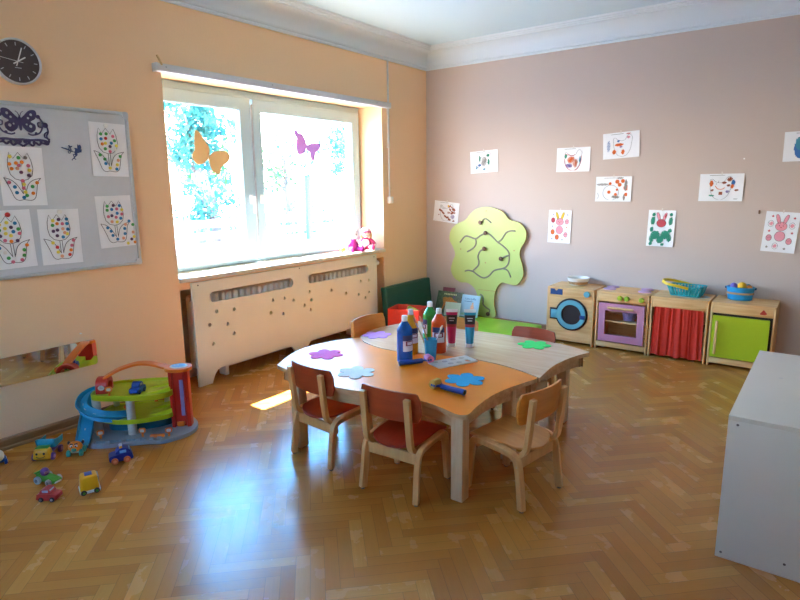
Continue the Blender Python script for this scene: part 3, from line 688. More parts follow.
pane_butterfly(-2.40, 1.56, [(-0.097, 0.182), (-0.067, 0.174), (-0.023, 0.115), (0.01, 0.064), (-0.002, 0.001), (-0.036, -0.032), (-0.087, -0.051), (-0.128, -0.024), (-0.136, 0.017), (-0.115, 0.049), (-0.111, 0.12)],
    [(0.006, 0.012), (0.06, 0.047), (0.152, 0.049), (0.187, 0.018), (0.166, -0.026), (0.102, -0.066), (0.093, -0.104), (0.065, -0.117), (0.022, -0.094), (0.001, -0.041), (-0.007, -0.015)],
    [(-.008, .03), (-.003, 0), (.002, -.03)], paper('ochre_crepe_paper', '#ccac7c'), 'ochre paper butterfly on the left window pane')
pane_butterfly(-1.42, 1.67, [(-0.131, 0.138), (-0.097, 0.137), (-0.083, 0.115), (-0.045, 0.112), (-0.009, 0.065), (0.0, 0.021), (-0.023, -0.04), (-0.086, -0.058), (-0.114, -0.027), (-0.114, 0.027), (-0.108, 0.07), (-0.129, 0.101)],
    [(0.004, 0.022), (0.077, 0.042), (0.175, 0.041), (0.164, 0.001), (0.113, -0.035), (0.097, -0.086), (0.072, -0.109), (0.046, -0.087), (0.04, -0.043), (0.01, -0.011)],
    [(-.006, .04), (.0, .01), (.004, -.02)], paper('violet_crepe_paper', '#c493c8'), 'violet pink paper butterfly on the right window pane')

M_skin = plain('doll_skin', '#e8bfa6', .5, .03); M_dpink = plain('deep_pink_velour', '#b3267f', .8, .12, 60, .3); M_rose = plain('rose_knit', '#c93564', .85, .15, 80, .3)
M_wcloth = plain('white_cloth', '#f1ecec', .9, .03, 40, .2); M_hair = plain('blond_hair', '#b98f50', .8, .2, 60, .3); M_pinkhat = plain('pale_pink_cloth', '#efd3dc', .9, .05, 60, .2)
def doll(name, label, loc, rz, suit, hat, face, cap_shape, sleeves, bib):
    t = thing(name, label, 'doll', loc, rz)          # faces -Y, sits on the sill
    b = B(); b.lathe([(0, 0), (.045, .0), (.056, .02), (.052, .05), (.040, .08), (.026, .10), (.016, .112), (0, .114)], 22, sy=.8); b.done('body', suit, t)
    for s in (-1, 1):
        b = B(); b.tube([(.028*s, -.01, .022), (.042*s, -.055, .022), (.048*s, -.095, .022)], [.022, .021, .017], 12); b.done('leg', suit if not bib else M_wcloth, t)
        b = B(); b.ball((.049*s, -.106, .025), (.018, .018, .026), 12); b.done('foot', suit, t)
        b = B(); b.tube(smooth([(.030*s, .0, .092), (.058*s, -.012, .072), (.078*s, -.028, .045)], 4, False), [.019-.0006*k for k in range(9)], 12); b.done('arm', sleeves, t)
        b = B(); b.ball((.081*s, -.031, .040), (.013, .013, .014), 10); b.done('hand', face, t)
    if bib:
        b = B(); b.lathe([(.0, .02), (.034, .03), (.040, .06), (.026, .09), (0, .096)], 18, sy=.5, M=Matrix.Translation((-.008, -.026, 0))); b.done('bib', M_wcloth, t)
    h = B(); h.ball((0, -.006, .148), (.042, .040, .043), 22); h.ball((0, -.046, .142), (.006, .006, .005), 8); hd = h.done('head', face, t)
    for s in (-1, 1):
        b = B(); b.ball((.015*s, -.0445, .153), (.0042, .003, .005), 8); b.done('eye', M_black, hd)
        b = B(); b.ball((.041*s, -.004, .146), (.006, .008, .010), 8); b.done('ear', face, hd)
    b = B(); b.tube([(-.010, -.0445, .130), (0, -.047, .128), (.010, -.0445, .130)], .0018, 6); b.done('mouth', M_rose, hd)
    if cap_shape:
        b = B(); b.lathe([(.047, .0), (.0485, .012), (.044, .030), (.028, .046), (.008, .053), (0, .054)], 22, M=Matrix.Translation((0, .0, .150)) @ Matrix.Rotation(R(-14), 4, 'X')); b.done('cap', hat, t)
        b = B(); b.lathe([(.046, -.004), (.051, .0), (.051, .008), (.046, .012)], 22, M=Matrix.Translation((0, .0, .150)) @ Matrix.Rotation(R(-14), 4, 'X')); b.done('cap_brim', M_rose, t)
    else:
        b = B(); b.lathe([(.049, -.012), (.048, .012), (.040, .032), (.020, .052), (.008, .068), (.0, .072)], 22, M=Matrix.Translation((0, .004, .152)) @ Matrix.Rotation(R(-16), 4, 'X')); b.done('hood', hat, t)
    if bib:
        b = B()
        for s in (-1, 1): b.tube(smooth([(.040*s, .0, .150), (.046*s, -.006, .125), (.040*s, -.008, .100)], 4, False), [.012-.0006*k for k in range(9)], 10)
        b.done('hair', M_hair, t)
    return t
doll('cloth_doll', 'white hooded doll in a deep pink suit sitting nearer the middle of the window sill', (-.115, -1.03, .765), R(62), M_dpink, M_wcloth, M_wcloth, False, M_wcloth, False)
doll('rag_doll', 'blond doll with pale cap and rose jacket leaning in the right window corner', (-.115, -.845, .765), R(48), M_rose, M_pinkhat, M_skin, True, M_rose, True)
t = thing('toy_figure', 'tiny yellow toy on the window sill beside the deep pink doll', 'toy', (-.135, -1.155, .765), R(50))
M_ylw = plain('yellow_plastic', '#e2b21e', .4)
b = B(); b.ball((0, 0, .018), (.026, .016, .018), 14); b.done('body', M_ylw, t)
b = B(); b.ball((.012, 0, .034), (.014, .012, .012), 12); b.done('shell', plain('brown_plush', '#a97c33', .8), t)

# ------------------------------------------------------------------ the tree panel and the reading corner
M_tree = plain('lime_lacquered_board', '#c0cf76', .35, .02, 4); M_ply = wood('plywood_edge', '#a9793f', '#c49457', .5)
t = thing('tree_panel', 'lime green tree-shaped bead maze panel on the mauve wall', 'wall toy', (.012, -.010, 0))
TO = [(.700, 1.138), (.79, 1.125), (.875, 1.092), (.945, 1.022), (1.045, .995), (1.112, .925), (1.112, .84), (1.068, .76), (1.058, .69), (1.088, .60), (1.098, .505), (1.04, .415), (.955, .412), (.885, .42), (.835, .375),
      (.805, .30), (.80, .20), (.812, .072), (.64, .072), (.632, .15), (.610, .28), (.572, .345), (.50, .385), (.42, .385), (.345, .425), (.308, .50), (.325, .585), (.355, .66), (.33, .735), (.288, .81), (.305, .905), (.37, .965), (.47, 1.01), (.525, 1.07), (.60, 1.12)]
tr_pts = smooth([(x, z) for x, z in TO], 5)
b = B(); b.mi = 0; b.plate(tr_pts, .024, M=UP, side_mi=1); b.done('panel', [M_tree, M_ply], t, ang=40)
b = B(); b.box((.722, -.0248, .329), (.20, .0016, .003)); b.done('panel_joint', M_ply, t)
M_groove = plain('grey_groove', '#8c8572', .6); M_bead = wood('brown_bead', '#5a3320', '#7a4a2e', .35)
G_ = [[(.41, .786), (.468, .847), (.52, .845), (.587, .829), (.64, .862), (.702, .89), (.755, .868), (.829, .806), (.885, .772), (.941, .722), (.952, .665), (.944, .611), (.92, .577), (.884, .557), (.797, .532), (.74, .475), (.684, .45), (.625, .468), (.565, .503), (.51, .512), (.472, .501)],
      [(.587, .829), (.592, .78), (.562, .736), (.496, .697)], [(.829, .806), (.868, .835), (.912, .898), (.96, .918), (1.008, .917)], [(.692, .738), (.64, .71), (.616, .658), (.627, .61), (.617, .565), (.557, .507)],
      [(.869, .651), (.91, .675), (.949, .689)], [(.884, .557), (.920, .550), (.946, .532), (.972, .478)], [(.644, .989), (.672, 1.018), (.699, 1.024), (.755, .988)], [(.648, .283), (.676, .265), (.682, .22), (.683, .185), (.72, .155), (.755, .134), (.742, .092)]]
for p in G_:
    b = B(); b.tube([(x, -.0235, z) for x, z in smooth(p, 4, False)], .0075, 8); b.done('groove', M_groove, t)
for x, z in ((.644, .989), (.702, .89), (.692, .738), (.872, .652), (.745, .098)):
    b = B(); b.lathe([(.008, 0), (.008, .010), (.019, .012), (.021, .020), (.016, .028), (0, .030)], 16, M=Matrix.Translation((x, -.024, z)) @ UP); b.done('bead', M_bead, t)
for x, z in ((.70, 1.10), (.42, .72), (1.0, .735), (.70, .60)):
    b = B(); b.lathe([(.006, 0), (.006, .002), (0, .0025)], 10, M=Matrix.Translation((x, -.024, z)) @ UP); b.done('screw_cap', M_ply, t)

M_dgreen = plain('dark_green_vinyl', '#14503f', .45, .04, 12); M_mgreen = plain('mid_green_vinyl', '#0e7a52', .5, .04, 12); M_lime = plain('lime_vinyl', '#9fc92a', .5, .03, 8)
Ml = Matrix.Translation((.0, -.455, 0)) @ Matrix.Rotation(R(-8), 4, 'Y')
t = thing('leaning_cushion', 'dark green foam cushion leaning against the orange wall in the corner', 'cushion', (.068, -.452, .001), rot=(0, R(-6), 0))
b = B(); b.box((.035, 0, .205), (.07, .74, .405), .012, 3); b.done('cushion', M_dgreen, t)
b = B(); b.tube([(.071, -.355, .012), (.071, .355, .012), (.071, .355, .395), (.071, -.355, .395)], .003, 6, closed=True); b.done('piping', M_dgreen, t)
t = thing('reading_mat', 'green foam floor mat under the books in the room corner', 'mat', (.375, -.335, 0))
b = B(); b.box((0, 0, .035), (.42, .54, .068), .012, 3); b.done('cushion', M_mgreen, t)
b = B(); b.box((0, 0, .036), (.424, .544, .006), .002); b.done('piping', M_dgreen, t)
t = thing('lime_mat', 'lime green foam mat on the floor at the foot of the tree panel', 'mat', (.963, -.40, 0))
b = B(); b.box((0, 0, .036), (.74, .64, .070), .010, 3); b.done('cushion', M_lime, t)
b = B(); b.box((0, 0, .036), (.744, .644, .006), .002); b.done('piping', M_lime, t)
# open red box
M_redcard = plain('red_fabric_box', '#cf3420', .6, .05, 40)
t = thing('storage_box', 'open red fabric box standing before the dark green backrest', 'box', (.335, -.81, 0), R(14))
for c, s in (((0, -.115, .125), (.30, .008, .25)), ((0, .115, .125), (.30, .008, .25)), ((-.146, 0, .125), (.008, .23, .25)), ((.146, 0, .125), (.008, .23, .25))):
    b = B(); b.box(c, s, .002); b.done('side_panel', M_redcard, t)
b = B(); b.box((0, 0, .004), (.29, .225, .008)); b.done('bottom', M_redcard, t)
b = B(); b.box((0, 0, .10), (.13, .05, .19), .003, M=Matrix.Translation((-.01, .03, .02)) @ Matrix.Rotation(R(20), 4, 'Y'))
o = b.done('toy_block', plain('lime_card', '#93b544', .6)); o.location = (.335, -.81, .03); o.rotation_euler = (0, 0, R(14)); tag(o, 'pale green card block sticking up inside the red box', 'block')
b = B(); b.ball((0, 0, .03), (.034, .03, .03), 14); o = b.done('toy_ball', plain('salmon_rubber', '#e08a6a', .5)); o.location = (.435, -.80, .19); 
o.location = (.425, -.785, .0085); tag(o, 'salmon ball lying inside the red box', 'ball')
# picture books leaning on the wall (faces -Y, tipped back)
def book(x, y, z, w, h, th, lean, yaw, cover, label, art):
    t = thing('picture_book', label, 'book', (x, y, z), group='picture books in the corner', rot=(R(-lean), 0, R(yaw)))
    b = B(); b.box((0, th/2, h/2), (w-.006, th-.004, h-.006)); b.done('pages', M_paper, t)
    b = B(); b.box((0, .001, h/2), (w, .002, h), .0008); b.box((0, th-.001, h/2), (w, .002, h), .0008); b.box((-w/2+.001, th/2, h/2), (.002, th, h), .0008); b.done('cover', cover, t)
    if art: art(t, w, h)
    return t
M_bk1 = plain('leafy_green_cover', '#50624c', .35, .35, 40); M_bk2 = plain('plum_cover', '#7a2f4c', .4); M_bk3 = plain('pale_green_cover', '#bcd6c4', .4); M_bk4 = plain('sky_blue_cover', '#a9d2e6', .35, .06, 10)
def art_tiger(t, w, h):
    b = B()
    for pts in ([(-.08, .14), (-.05, .155), (-.02, .15), (.0, .16), (.03, .15), (.06, .125), (.09, .12), (.10, .10), (.05, .095), (.0, .08), (-.03, .085), (-.05, .06), (-.06, .03), (-.07, .03), (-.062, .085)],):
        b.plate([(x, z+.01) for x, z in smooth(pts, 3)], .0008, M=UP)
    b.done('cover_picture', plain('tawny_print', '#b97a35', .4, .3, 90), t, ang=80)
    b = B()
    for k in range(8): b.plate(circ(-.065+.019*k, h-.028, .008, 6, .010), .0007, M=UP)
    b.done('cover_title', plain('pale_print', '#c3cba0', .4), t)
    b = B()
    for k in range(5): b.plate(circ(rng.uniform(-.1, .1), rng.uniform(.02, .2), .014, 8), .0005, M=UP)
    b.done('cover_foliage', plain('violet_print', '#5a5070', .4), t)
def art_blue(t, w, h):
    text_part('cover_title', 'Lieve Juffie', .028, plain('blue_print', '#3f6f96', .5), t, (0, -.0006, h*.82), .0004)
    b = B(); b.box((-.02, -.0004, h*.70), (.09, .0008, .005)); b.done('cover_subtitle', plain('blue_print', '#3f6f96', .5), t)
    b = B(); b.plate([(x+.03, z+h*.48) for x, z in smooth([(0, .035), (.012, .015), (.02, -.01), (.012, -.03), (-.012, -.03), (-.02, -.01), (-.012, .015)], 4)], .0008, M=UP); b.plate(circ(.03, h*.48+.03, .010, 10), .001, M=UP); b.done('cover_picture', plain('peach_print', '#e6b28a', .4, .2, 90), t)
    b = B(); b.plate([(-.09, .01), (.09, .01), (.09, .035), (0, .045), (-.09, .03)], .0006, M=UP); b.done('cover_meadow', plain('mint_print', '#9cc9b4', .4), t)
book(.345, -.150, .0735, .30, .225, .012, 20, 0, M_bk1, 'green picture book with a tawny animal on the cover, in the room corner', art_tiger)
book(.305, -.105, .0725, .14, .255, .010, 14, 0, M_bk2, 'plum coloured book standing hidden behind the green animal picture book', None)
book(.435, -.215, .0725, .17, .135, .008, 20, 4, M_bk3, 'small pale green book in front of the animal picture book', None)
book(.600, -.170, .0745, .20, .215, .010, 18, 0, M_bk4, 'light blue picture book leaning beside the trunk of the tree panel', art_blue)

# ------------------------------------------------------------------ the play kitchen: four units, fronts at y = -0.32, tops at z = 0.482
M_birch = wood('birch_ply', '#dea664', '#eec286', .45, axis=2, scale=5); M_birchx = wood('birch_ply_flat', '#dea664', '#eec286', .45, axis=0, scale=5)
KZ = .482; KD = .315
def carcass(x0, x1, label, name):
    cx = (x0+x1)/2; w = x1-x0
    t = thing(name, label, 'toy kitchen unit', (cx, -KD-.004, 0), group='wooden play kitchen units')      # local: front at y=0, back at y=KD
    for s in (-1, 1):
        b = B(); b.box((s*(w/2-.0075), KD/2, (KZ-.014)/2), (.013, KD, KZ-.014), .0015); b.done('side_panel', M_birch, t)
    b = B(); b.box((0, KD-.004, .25), (w-.03, .006, .44)); b.done('back_panel', M_birchx, t)
    b = B(); b.box((0, KD/2+.01, .045), (w-.03, KD-.03, .012)); b.done('bottom_board', M_birchx, t)
    b = B(); b.plate(rrect(0, KD/2-.004, w-.003, KD+.006, .014), .014, z0=KZ-.014); b.done('worktop', M_birchx, t)
    return t, w
def fascia(t, w, z0, z1, name='fascia', y=.006):
    b = B(); b.box((0, y, (z0+z1)/2), (w-.03, .012, z1-z0), .0015); return b.done(name, M_birchx, t)
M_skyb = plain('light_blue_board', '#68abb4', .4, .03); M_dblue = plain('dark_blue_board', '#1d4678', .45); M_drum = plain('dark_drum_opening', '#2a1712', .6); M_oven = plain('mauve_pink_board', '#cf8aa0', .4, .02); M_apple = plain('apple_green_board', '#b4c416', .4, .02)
M_hob = plain('pink_hob', '#c79bc0', .4); M_knobg = plain('yellow_green_knob', '#a9bf2c', .4)
# washing machine
t, w = carcass(1.470, 1.876, 'toy washing machine of birch plywood with light blue round door', 'toy_washing_machine')
fascia(t, w, .405, KZ-.016); fascia(t, w, .022, .066, 'plinth')
CX = 1.690-1.673; CZZ = .256
b = B(); b.box((0, .008, .235), (w-.03, .012, .34)); b.done('front_panel', M_birchx, t)
b = B(); b.plate(circ(CX, CZZ, .140, 40)+[], .003, M=UP, z0=-.0005); b.box((CX-.155, -.001, CZZ-.005), (.07, .0035, .100), .001); b.done('door_recess', M_drum, t)
b = B(); b.plate(circ(CX, CZZ, .124, 40), .012, [circ(CX, CZZ, .086, 40)], M=UP, z0=.003); b.box((CX-.145, -.009, CZZ-.005), (.06, .012, .070), .002)
dr = b.done('door', M_skyb, t, bevel=.001)
b = B(); b.lathe([(0, 0), (.012, 0), (.012, .012), (0, .014)], 18, M=Matrix.Translation((CX+.105, -.014, CZZ-.012)) @ UP); b.box((CX+.100, -.017, CZZ-.012), (.045, .006, .034), .002); b.done('latch', M_dblue, dr)
b = B(); b.plate(circ(CX, CZZ, .086, 40), .002, M=UP, z0=.001); b.done('drum_window', M_drum, t)
b = B(); b.plate([(-.172, .418), (-.067, .418), (-.067, .466), (-.105, .466), (-.115, .452), (-.128, .452), (-.138, .466), (-.172, .466)], .006, M=UP); b.done('soap_drawer', M_dblue, t)
b = B(); b.lathe([(.026, 0), (.026, .010), (.023, .014), (0, .014)], 24, M=Matrix.Translation((.143, 0, .441)) @ UP); b.done('dial_knob', M_skyb, t)
# oven
t, w = carcass(1.895, 2.306, 'toy oven of birch plywood with mauve door and pink hobs', 'toy_oven')
fascia(t, w, .402, KZ-.016); fascia(t, w, .022, .064, 'plinth')
b = B(); b.box((0, .03, .235), (w-.034, .004, .33)); 
b = B(); ox = 2.1005
b.plate([(1.925-ox, .074), (2.281-ox, .074), (2.279-ox, .391), (1.922-ox, .391)], .014, [[(1.975-ox, .131), (1.975-ox, .329), (2.227-ox, .329), (2.227-ox, .131)]], M=UP, z0=.0); dr = b.done('door', M_oven, t, bevel=.0015)
b = B(); b.cyl((1.998-ox, -.030, .357), (2.198-ox, -.030, .357), .010, seg=14); b.cyl((2.01-ox, -.014, .357), (2.01-ox, -.03, .357), .006); b.cyl((2.186-ox, -.014, .357), (2.186-ox, -.03, .357), .006); b.done('handle', M_birchx, dr)
b = B(); b.box((0, .16, .234), (w-.03, .28, .010)); b.done('shelf', M_birchx, t)
for x in (2.083, 2.137, 2.249):
    b = B(); b.lathe([(.020, 0), (.020, .012), (.016, .018), (0, .018)], 22, M=Matrix.Translation((x-ox, 0, .438)) @ UP); b.box((x-ox, -.0185, .445), (.003, .002, .016)); b.done('knob', M_knobg, t)
for x, y in ((1.958, .165), (1.955, .275), (2.235, .165), (2.225, .285)):
    b = B(); b.lathe([(0, 0), (.050, 0), (.050, .005), (.047, .007), (0, .007)], 30, M=Matrix.Translation((x-ox, y-.03, KZ))); b.done('hob', M_hob, t)
# lavender basket inside the oven
t = thing('mini_basket', 'small lavender basket on the shelf inside the toy oven', 'basket', (2.135, -.21, .240))
b = B(); b.lathe([(0, .001), (.038, .001), (.050, .062), (.053, .064), (.051, .068), (.046, .064), (.035, .005), (0, .005)], 24, sx=1.15, sy=.85); b.done('bowl', plain('lavender_plastic', '#8d7fb8', .5, .3, 160), t)
# sink unit
t, w = carcass(2.316, 2.723, 'toy sink cupboard of birch plywood behind a red curtain', 'toy_sink_cupboard')
fascia(t, w, .402, KZ-.016)
b = B(); b.box((0, .03, .040), (w-.03, .012, .05), .0015); b.done('plinth', M_birchx, t)
b = B(); b.box((0, .15, .234), (w-.03, .26, .010)); b.done('shelf', M_birchx, t)
b = B(); b.lathe([(.070, .012), (.085, .014), (.088, .0155), (.088, .0165), (.080, .0165), (.066, .0152), (0, .0152)], 30, sx=1.4, sy=.95, M=Matrix.Translation((.06, .155, KZ-.0152))); b.done('basin', plain('pale_steel_basin', '#b9c3c0', .35), t)
b = B(); b.cyl((-w/2+.015, .010, .396), (w/2-.015, .010, .396), .005, seg=10); b.done('curtain_rod', M_birchx, t)
b = B()
def cfn(u, v):
    x = -.172+.345*u-.014*(1-v)*(.6-u*1.2); z = .020+.382*v
    q = u+.018*math.sin(u*17)+.012*math.sin(u*41+v*2)+.01*(1-v)*math.sin(u*9); y = .002-.0055*math.sin(q*2*PI*8+.5*math.sin(v*3))*(.5+.5*(1-v))-.0035*math.sin(q*2*PI*13.3+1)*(.6+.4*v)-.006*(1-v)*math.sin(u*2*PI*2.3)
    return (x, y, z+(.006*math.sin(u*2*PI*3.5) if v < .01 else 0))
b.sheet(cfn, 150, 14, .0012); b.done('curtain', plain('red_cotton', '#d3321c', .85, .06, 40), t, ang=80)
# fridge
t, w = carcass(2.736, 3.143, 'toy fridge of birch plywood with apple green door', 'toy_fridge')
fascia(t, w, .402, KZ-.016); fascia(t, w, .022, .064, 'plinth')
ox = 2.9395
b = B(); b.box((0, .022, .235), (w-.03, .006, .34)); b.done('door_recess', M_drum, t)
b = B(); b.plate(rrect(2.934-ox, .2295, .358, .312, .006), .014, M=UP); dr = b.done('door', M_apple, t, bevel=.0015)
b = B(); b.box((2.787-ox, -.032, .224), (.017, .016, .252), .005); b.cyl((2.787-ox, -.014, .33), (2.787-ox, -.03, .33), .006); b.cyl((2.787-ox, -.014, .12), (2.787-ox, -.03, .12), .006); b.done('handle', M_birch, dr)
b = B(); b.plate([(x+3.068-ox, z+.436) for x, z in smooth([(-.021, -.010), (-.005, -.014), (.012, -.013), (.021, -.006), (.012, .006), (.0, .020), (-.010, .008)], 4)], .008, M=UP); b.done('warning_light', plain('red_knob', '#c63a26', .4), t)

# things on the play kitchen
M_enamel = plain('cream_enamel', '#e6e2da', .35, .02); M_straw = plain('woven_brown_band', '#b08a60', .7, .3, 120)
t = thing('round_bowl', 'cream bowl with woven brown band on the toy washing machine', 'bowl', (1.672, -.135, KZ))
b = B(); b.lathe([(0, 0), (.062, 0), (.068, .004), (.084, .035), (.093, .064), (.096, .068), (.092, .069), (.086, .060), (.074, .025), (.058, .008), (0, .007)], 36); b.done('bowl', M_enamel, t)
b = B(); b.lathe([(.0745, .014), (.0755, .013), (.0865, .036), (.0855, .037)], 36); b.done('band', M_straw, t)
M_teal = plain('teal_plastic', '#1fa0a8', .4, .03); M_yel2 = plain('yellow_handle_plastic', '#e6c325', .4)
t = thing('shopping_basket', 'teal shopping basket with yellow handle on the toy sink cupboard', 'basket', (2.535, -.150, KZ), R(-3))
b = B()
def rr3(w, h, r, z): return [(x, y, z) for x, y in rrect(0, 0, w, h, r, 4)]
lv = [rr3(.205, .125, .02, .003), rr3(.225, .14, .022, .03), rr3(.25, .165, .025, .075)]
for z, ww, hh in ((.075, .256, .170), (.060, .246, .160), (.008, .21, .13)): b.tube(rr3(ww, hh, .024, z), .005 if z > .07 else .0035, 6, closed=True)
lo, hi = rrect(0, 0, .21, .13, .02, 4), rrect(0, 0, .254, .168, .025, 4)
def per(loop, f):
    P = [Vector(p) for p in loop]; L_ = [0]
    for i in range(len(P)): L_.append(L_[-1]+(P[(i+1) % len(P)]-P[i]).length)
    d = f*L_[-1]
    for i in range(len(P)):
        if L_[i+1] >= d: return P[i].lerp(P[(i+1) % len(P)], (d-L_[i])/max(1e-9, L_[i+1]-L_[i]))
    return P[0]
for k in range(34):
    a = per(lo, k/34+.001); c = per(hi, k/34+.001); b.tube([(a.x, a.y, .006), (c.x, c.y, .074)], 1, sq=(.012, .003))
b.plate(rrect(0, 0, .21, .13, .02, 4), .004, z0=.001); b.done('basket', M_teal, t)
b = B(); b.tube(smooth([(.03, -.092, .066), (-.03, -.115, .082), (-.12, -.12, .098), (-.17, -.04, .108), (-.15, .05, .104), (-.06, .095, .085), (.03, .092, .066)], 6, False), 1, sq=(.006, .020)); b.done('handle', M_yel2, t)
M_cyan = plain('bright_blue_plastic', '#1c93cf', .4)
t = thing('toy_basket', 'bright blue basket filled with balls on the toy fridge', 'basket', (2.893, -.125, KZ), R(0))
b = B(); b.lathe([(0, 0), (.070, 0), (.078, .004), (.084, .05), (.090, .090), (.094, .092), (.094, .097), (.088, .098), (.080, .05), (.072, .008), (0, .007)], 32, sx=1.02, sy=.75); b.done('basket', M_cyan, t)
b = B(); b.tube([(.0865*1.02*math.cos(a), .0865*.75*math.sin(a), .052) for a in [2*PI*k/32 for k in range(32)]], 1, closed=True, sq=(.004, .014)); b.done('band', plain('tan_band', '#b98f68', .6), t)
for s in (-1, 1):
    b = B(); b.box((s*.097, 0, .088), (.012, .03, .016), .004); b.done('lug', M_dblue, t)
for (x, y, z, r, c, nm) in ((-.045, -.010, .100, .026, '#6a5cc0', 'violet'), (.010, -.018, .105, .030, '#e8b21c', 'yellow'), (.055, -.004, .092, .022, '#e58a3a', 'orange'), (.045, .032, .096, .020, '#4aa6a0', 'sea green'), (-.02, .034, .094, .024, '#c9c4bc', 'pale grey')):
    bb = B(); bb.ball((0, 0, 0), r, 18); o = bb.done('play_ball', plain(nm.replace(' ', '_')+'_ball', c, .35)); o.location = (2.893+x, -.125+y, KZ+z)
    tag(o, nm+' play ball on top in the blue basket on the toy fridge', 'ball', 'balls in the blue basket')

# ------------------------------------------------------------------ the two wave-shaped tables
TZ = .410
M_orange_lam = plain('orange_laminate', '#f58208', .33, .03, 6, spec=.25); M_beech_lam = wood('beech_laminate', '#cfa27d', '#dcb592', .27, axis=0, scale=4, stretch=.12)
M_beech = wood('beech_wood', '#c39a72', '#d6b48f', .45, axis=2, scale=5); M_beech_x = wood('beech_wood_edge', '#b98d62', '#cfa97f', .45, axis=0, scale=5)
B_ = [(1.085, -2.362), (1.17, -2.425), (1.277, -2.465), (1.375, -2.480), (1.468, -2.474), (1.60, -2.435), (1.76, -2.385), (1.92, -2.366), (2.06, -2.376), (2.18, -2.404), (2.298, -2.452)]
ORANGE = [(1.072, -3.02), (1.09, -3.045), (1.20, -3.072), (1.34, -3.105), (1.46, -3.125), (1.57, -3.128), (1.70, -3.107), (1.84, -3.065), (1.98, -3.043), (2.08, -3.048), (2.15, -3.064), (2.215, -3.084), (2.252, -3.080), (2.268, -3.050), (2.256, -2.97), (2.248, -2.87), (2.247, -2.78), (2.260, -2.68), (2.285, -2.575), (2.312, -2.482), (2.308, -2.462)] \
    + list(reversed(B_)) + [(1.03, -2.43), (.985, -2.53), (.958, -2.66), (.966, -2.78), (1.0, -2.88), (1.04, -2.965)]
BEECH = [(x, y+.008) for x, y in B_] + [(2.318, -2.450), (2.316, -2.41), (2.305, -2.30), (2.303, -2.18), (2.318, -2.06), (2.345, -1.95), (2.368, -1.885), (2.350, -1.862), (2.26, -1.825), (2.156, -1.795), (2.02, -1.780), (1.88, -1.778), (1.74, -1.785), (1.60, -1.800), (1.45, -1.815), (1.32, -1.800), (1.20, -1.768), (1.13, -1.775), (1.085, -1.84), (1.045, -1.96), (1.015, -2.09), (1.025, -2.22), (1.055, -2.31)]
def inset(pts, d):
    n = len(pts); out = []
    for i in range(n):
        a, c = Vector(pts[i-1]), Vector(pts[(i+1) % n]); t_ = (c-a).normalized()
        out.append((pts[i][0]-t_.y*d, pts[i][1]+t_.x*d))
    return out
def table(name, label, pts, top, legs, cx, cy):
    t = thing(name, label, 'table', (cx, cy, 0), group=None)
    loc = [(x-cx, y-cy) for x, y in pts]
    if sum(loc[i-1][0]*loc[i][1]-loc[i][0]*loc[i-1][1] for i in range(len(loc))) < 0: loc.reverse()
    fine = smooth(loc, 4)
    b = B(); b.mi = 0; b.plate(fine, .022, side_mi=1, z0=TZ-.022); b.done('tabletop', [top, M_beech_x], t, ang=40, bevel=.002)
    a = inset(fine, .035); c = inset(fine, .055); b = B(); n = len(fine)
    va = [[b.bm.verts.new((p[0], p[1], z)) for p in ring] for ring, z in ((a, TZ-.0225), (a, TZ-.085), (c, TZ-.085), (c, TZ-.0225))]
    for k in range(4):
        for i in range(n): b.bm.faces.new((va[k][i], va[k][(i+1) % n], va[(k+1) % 4][(i+1) % n], va[(k+1) % 4][i]))
    b.done('apron', M_beech_x, t, ang=40)
    for x, y in legs:
        b = B(); b.box((x-cx, y-cy, (TZ-.0225)/2+.002), (.058, .058, TZ-.0265), .004); l = b.done('leg', M_beech, t)
        b = B(); b.cyl((x-cx, y-cy, 0), (x-cx, y-cy, .006), .022, seg=16); b.done('glide', M_dark, l)
    return t
table('kids_table', 'low wave-shaped table with orange top in front of the wood-topped table', ORANGE, M_orange_lam, [(2.218, -3.040), (1.262, -3.062), (2.222, -2.575), (1.10, -2.49)], 1.65, -2.75)
table('kids_table', 'low wave-shaped table with plain beech top behind the orange table', BEECH, M_beech_lam, [(2.25, -2.385), (1.13, -2.33), (2.255, -1.965), (1.17, -1.86)], 1.70, -2.13)

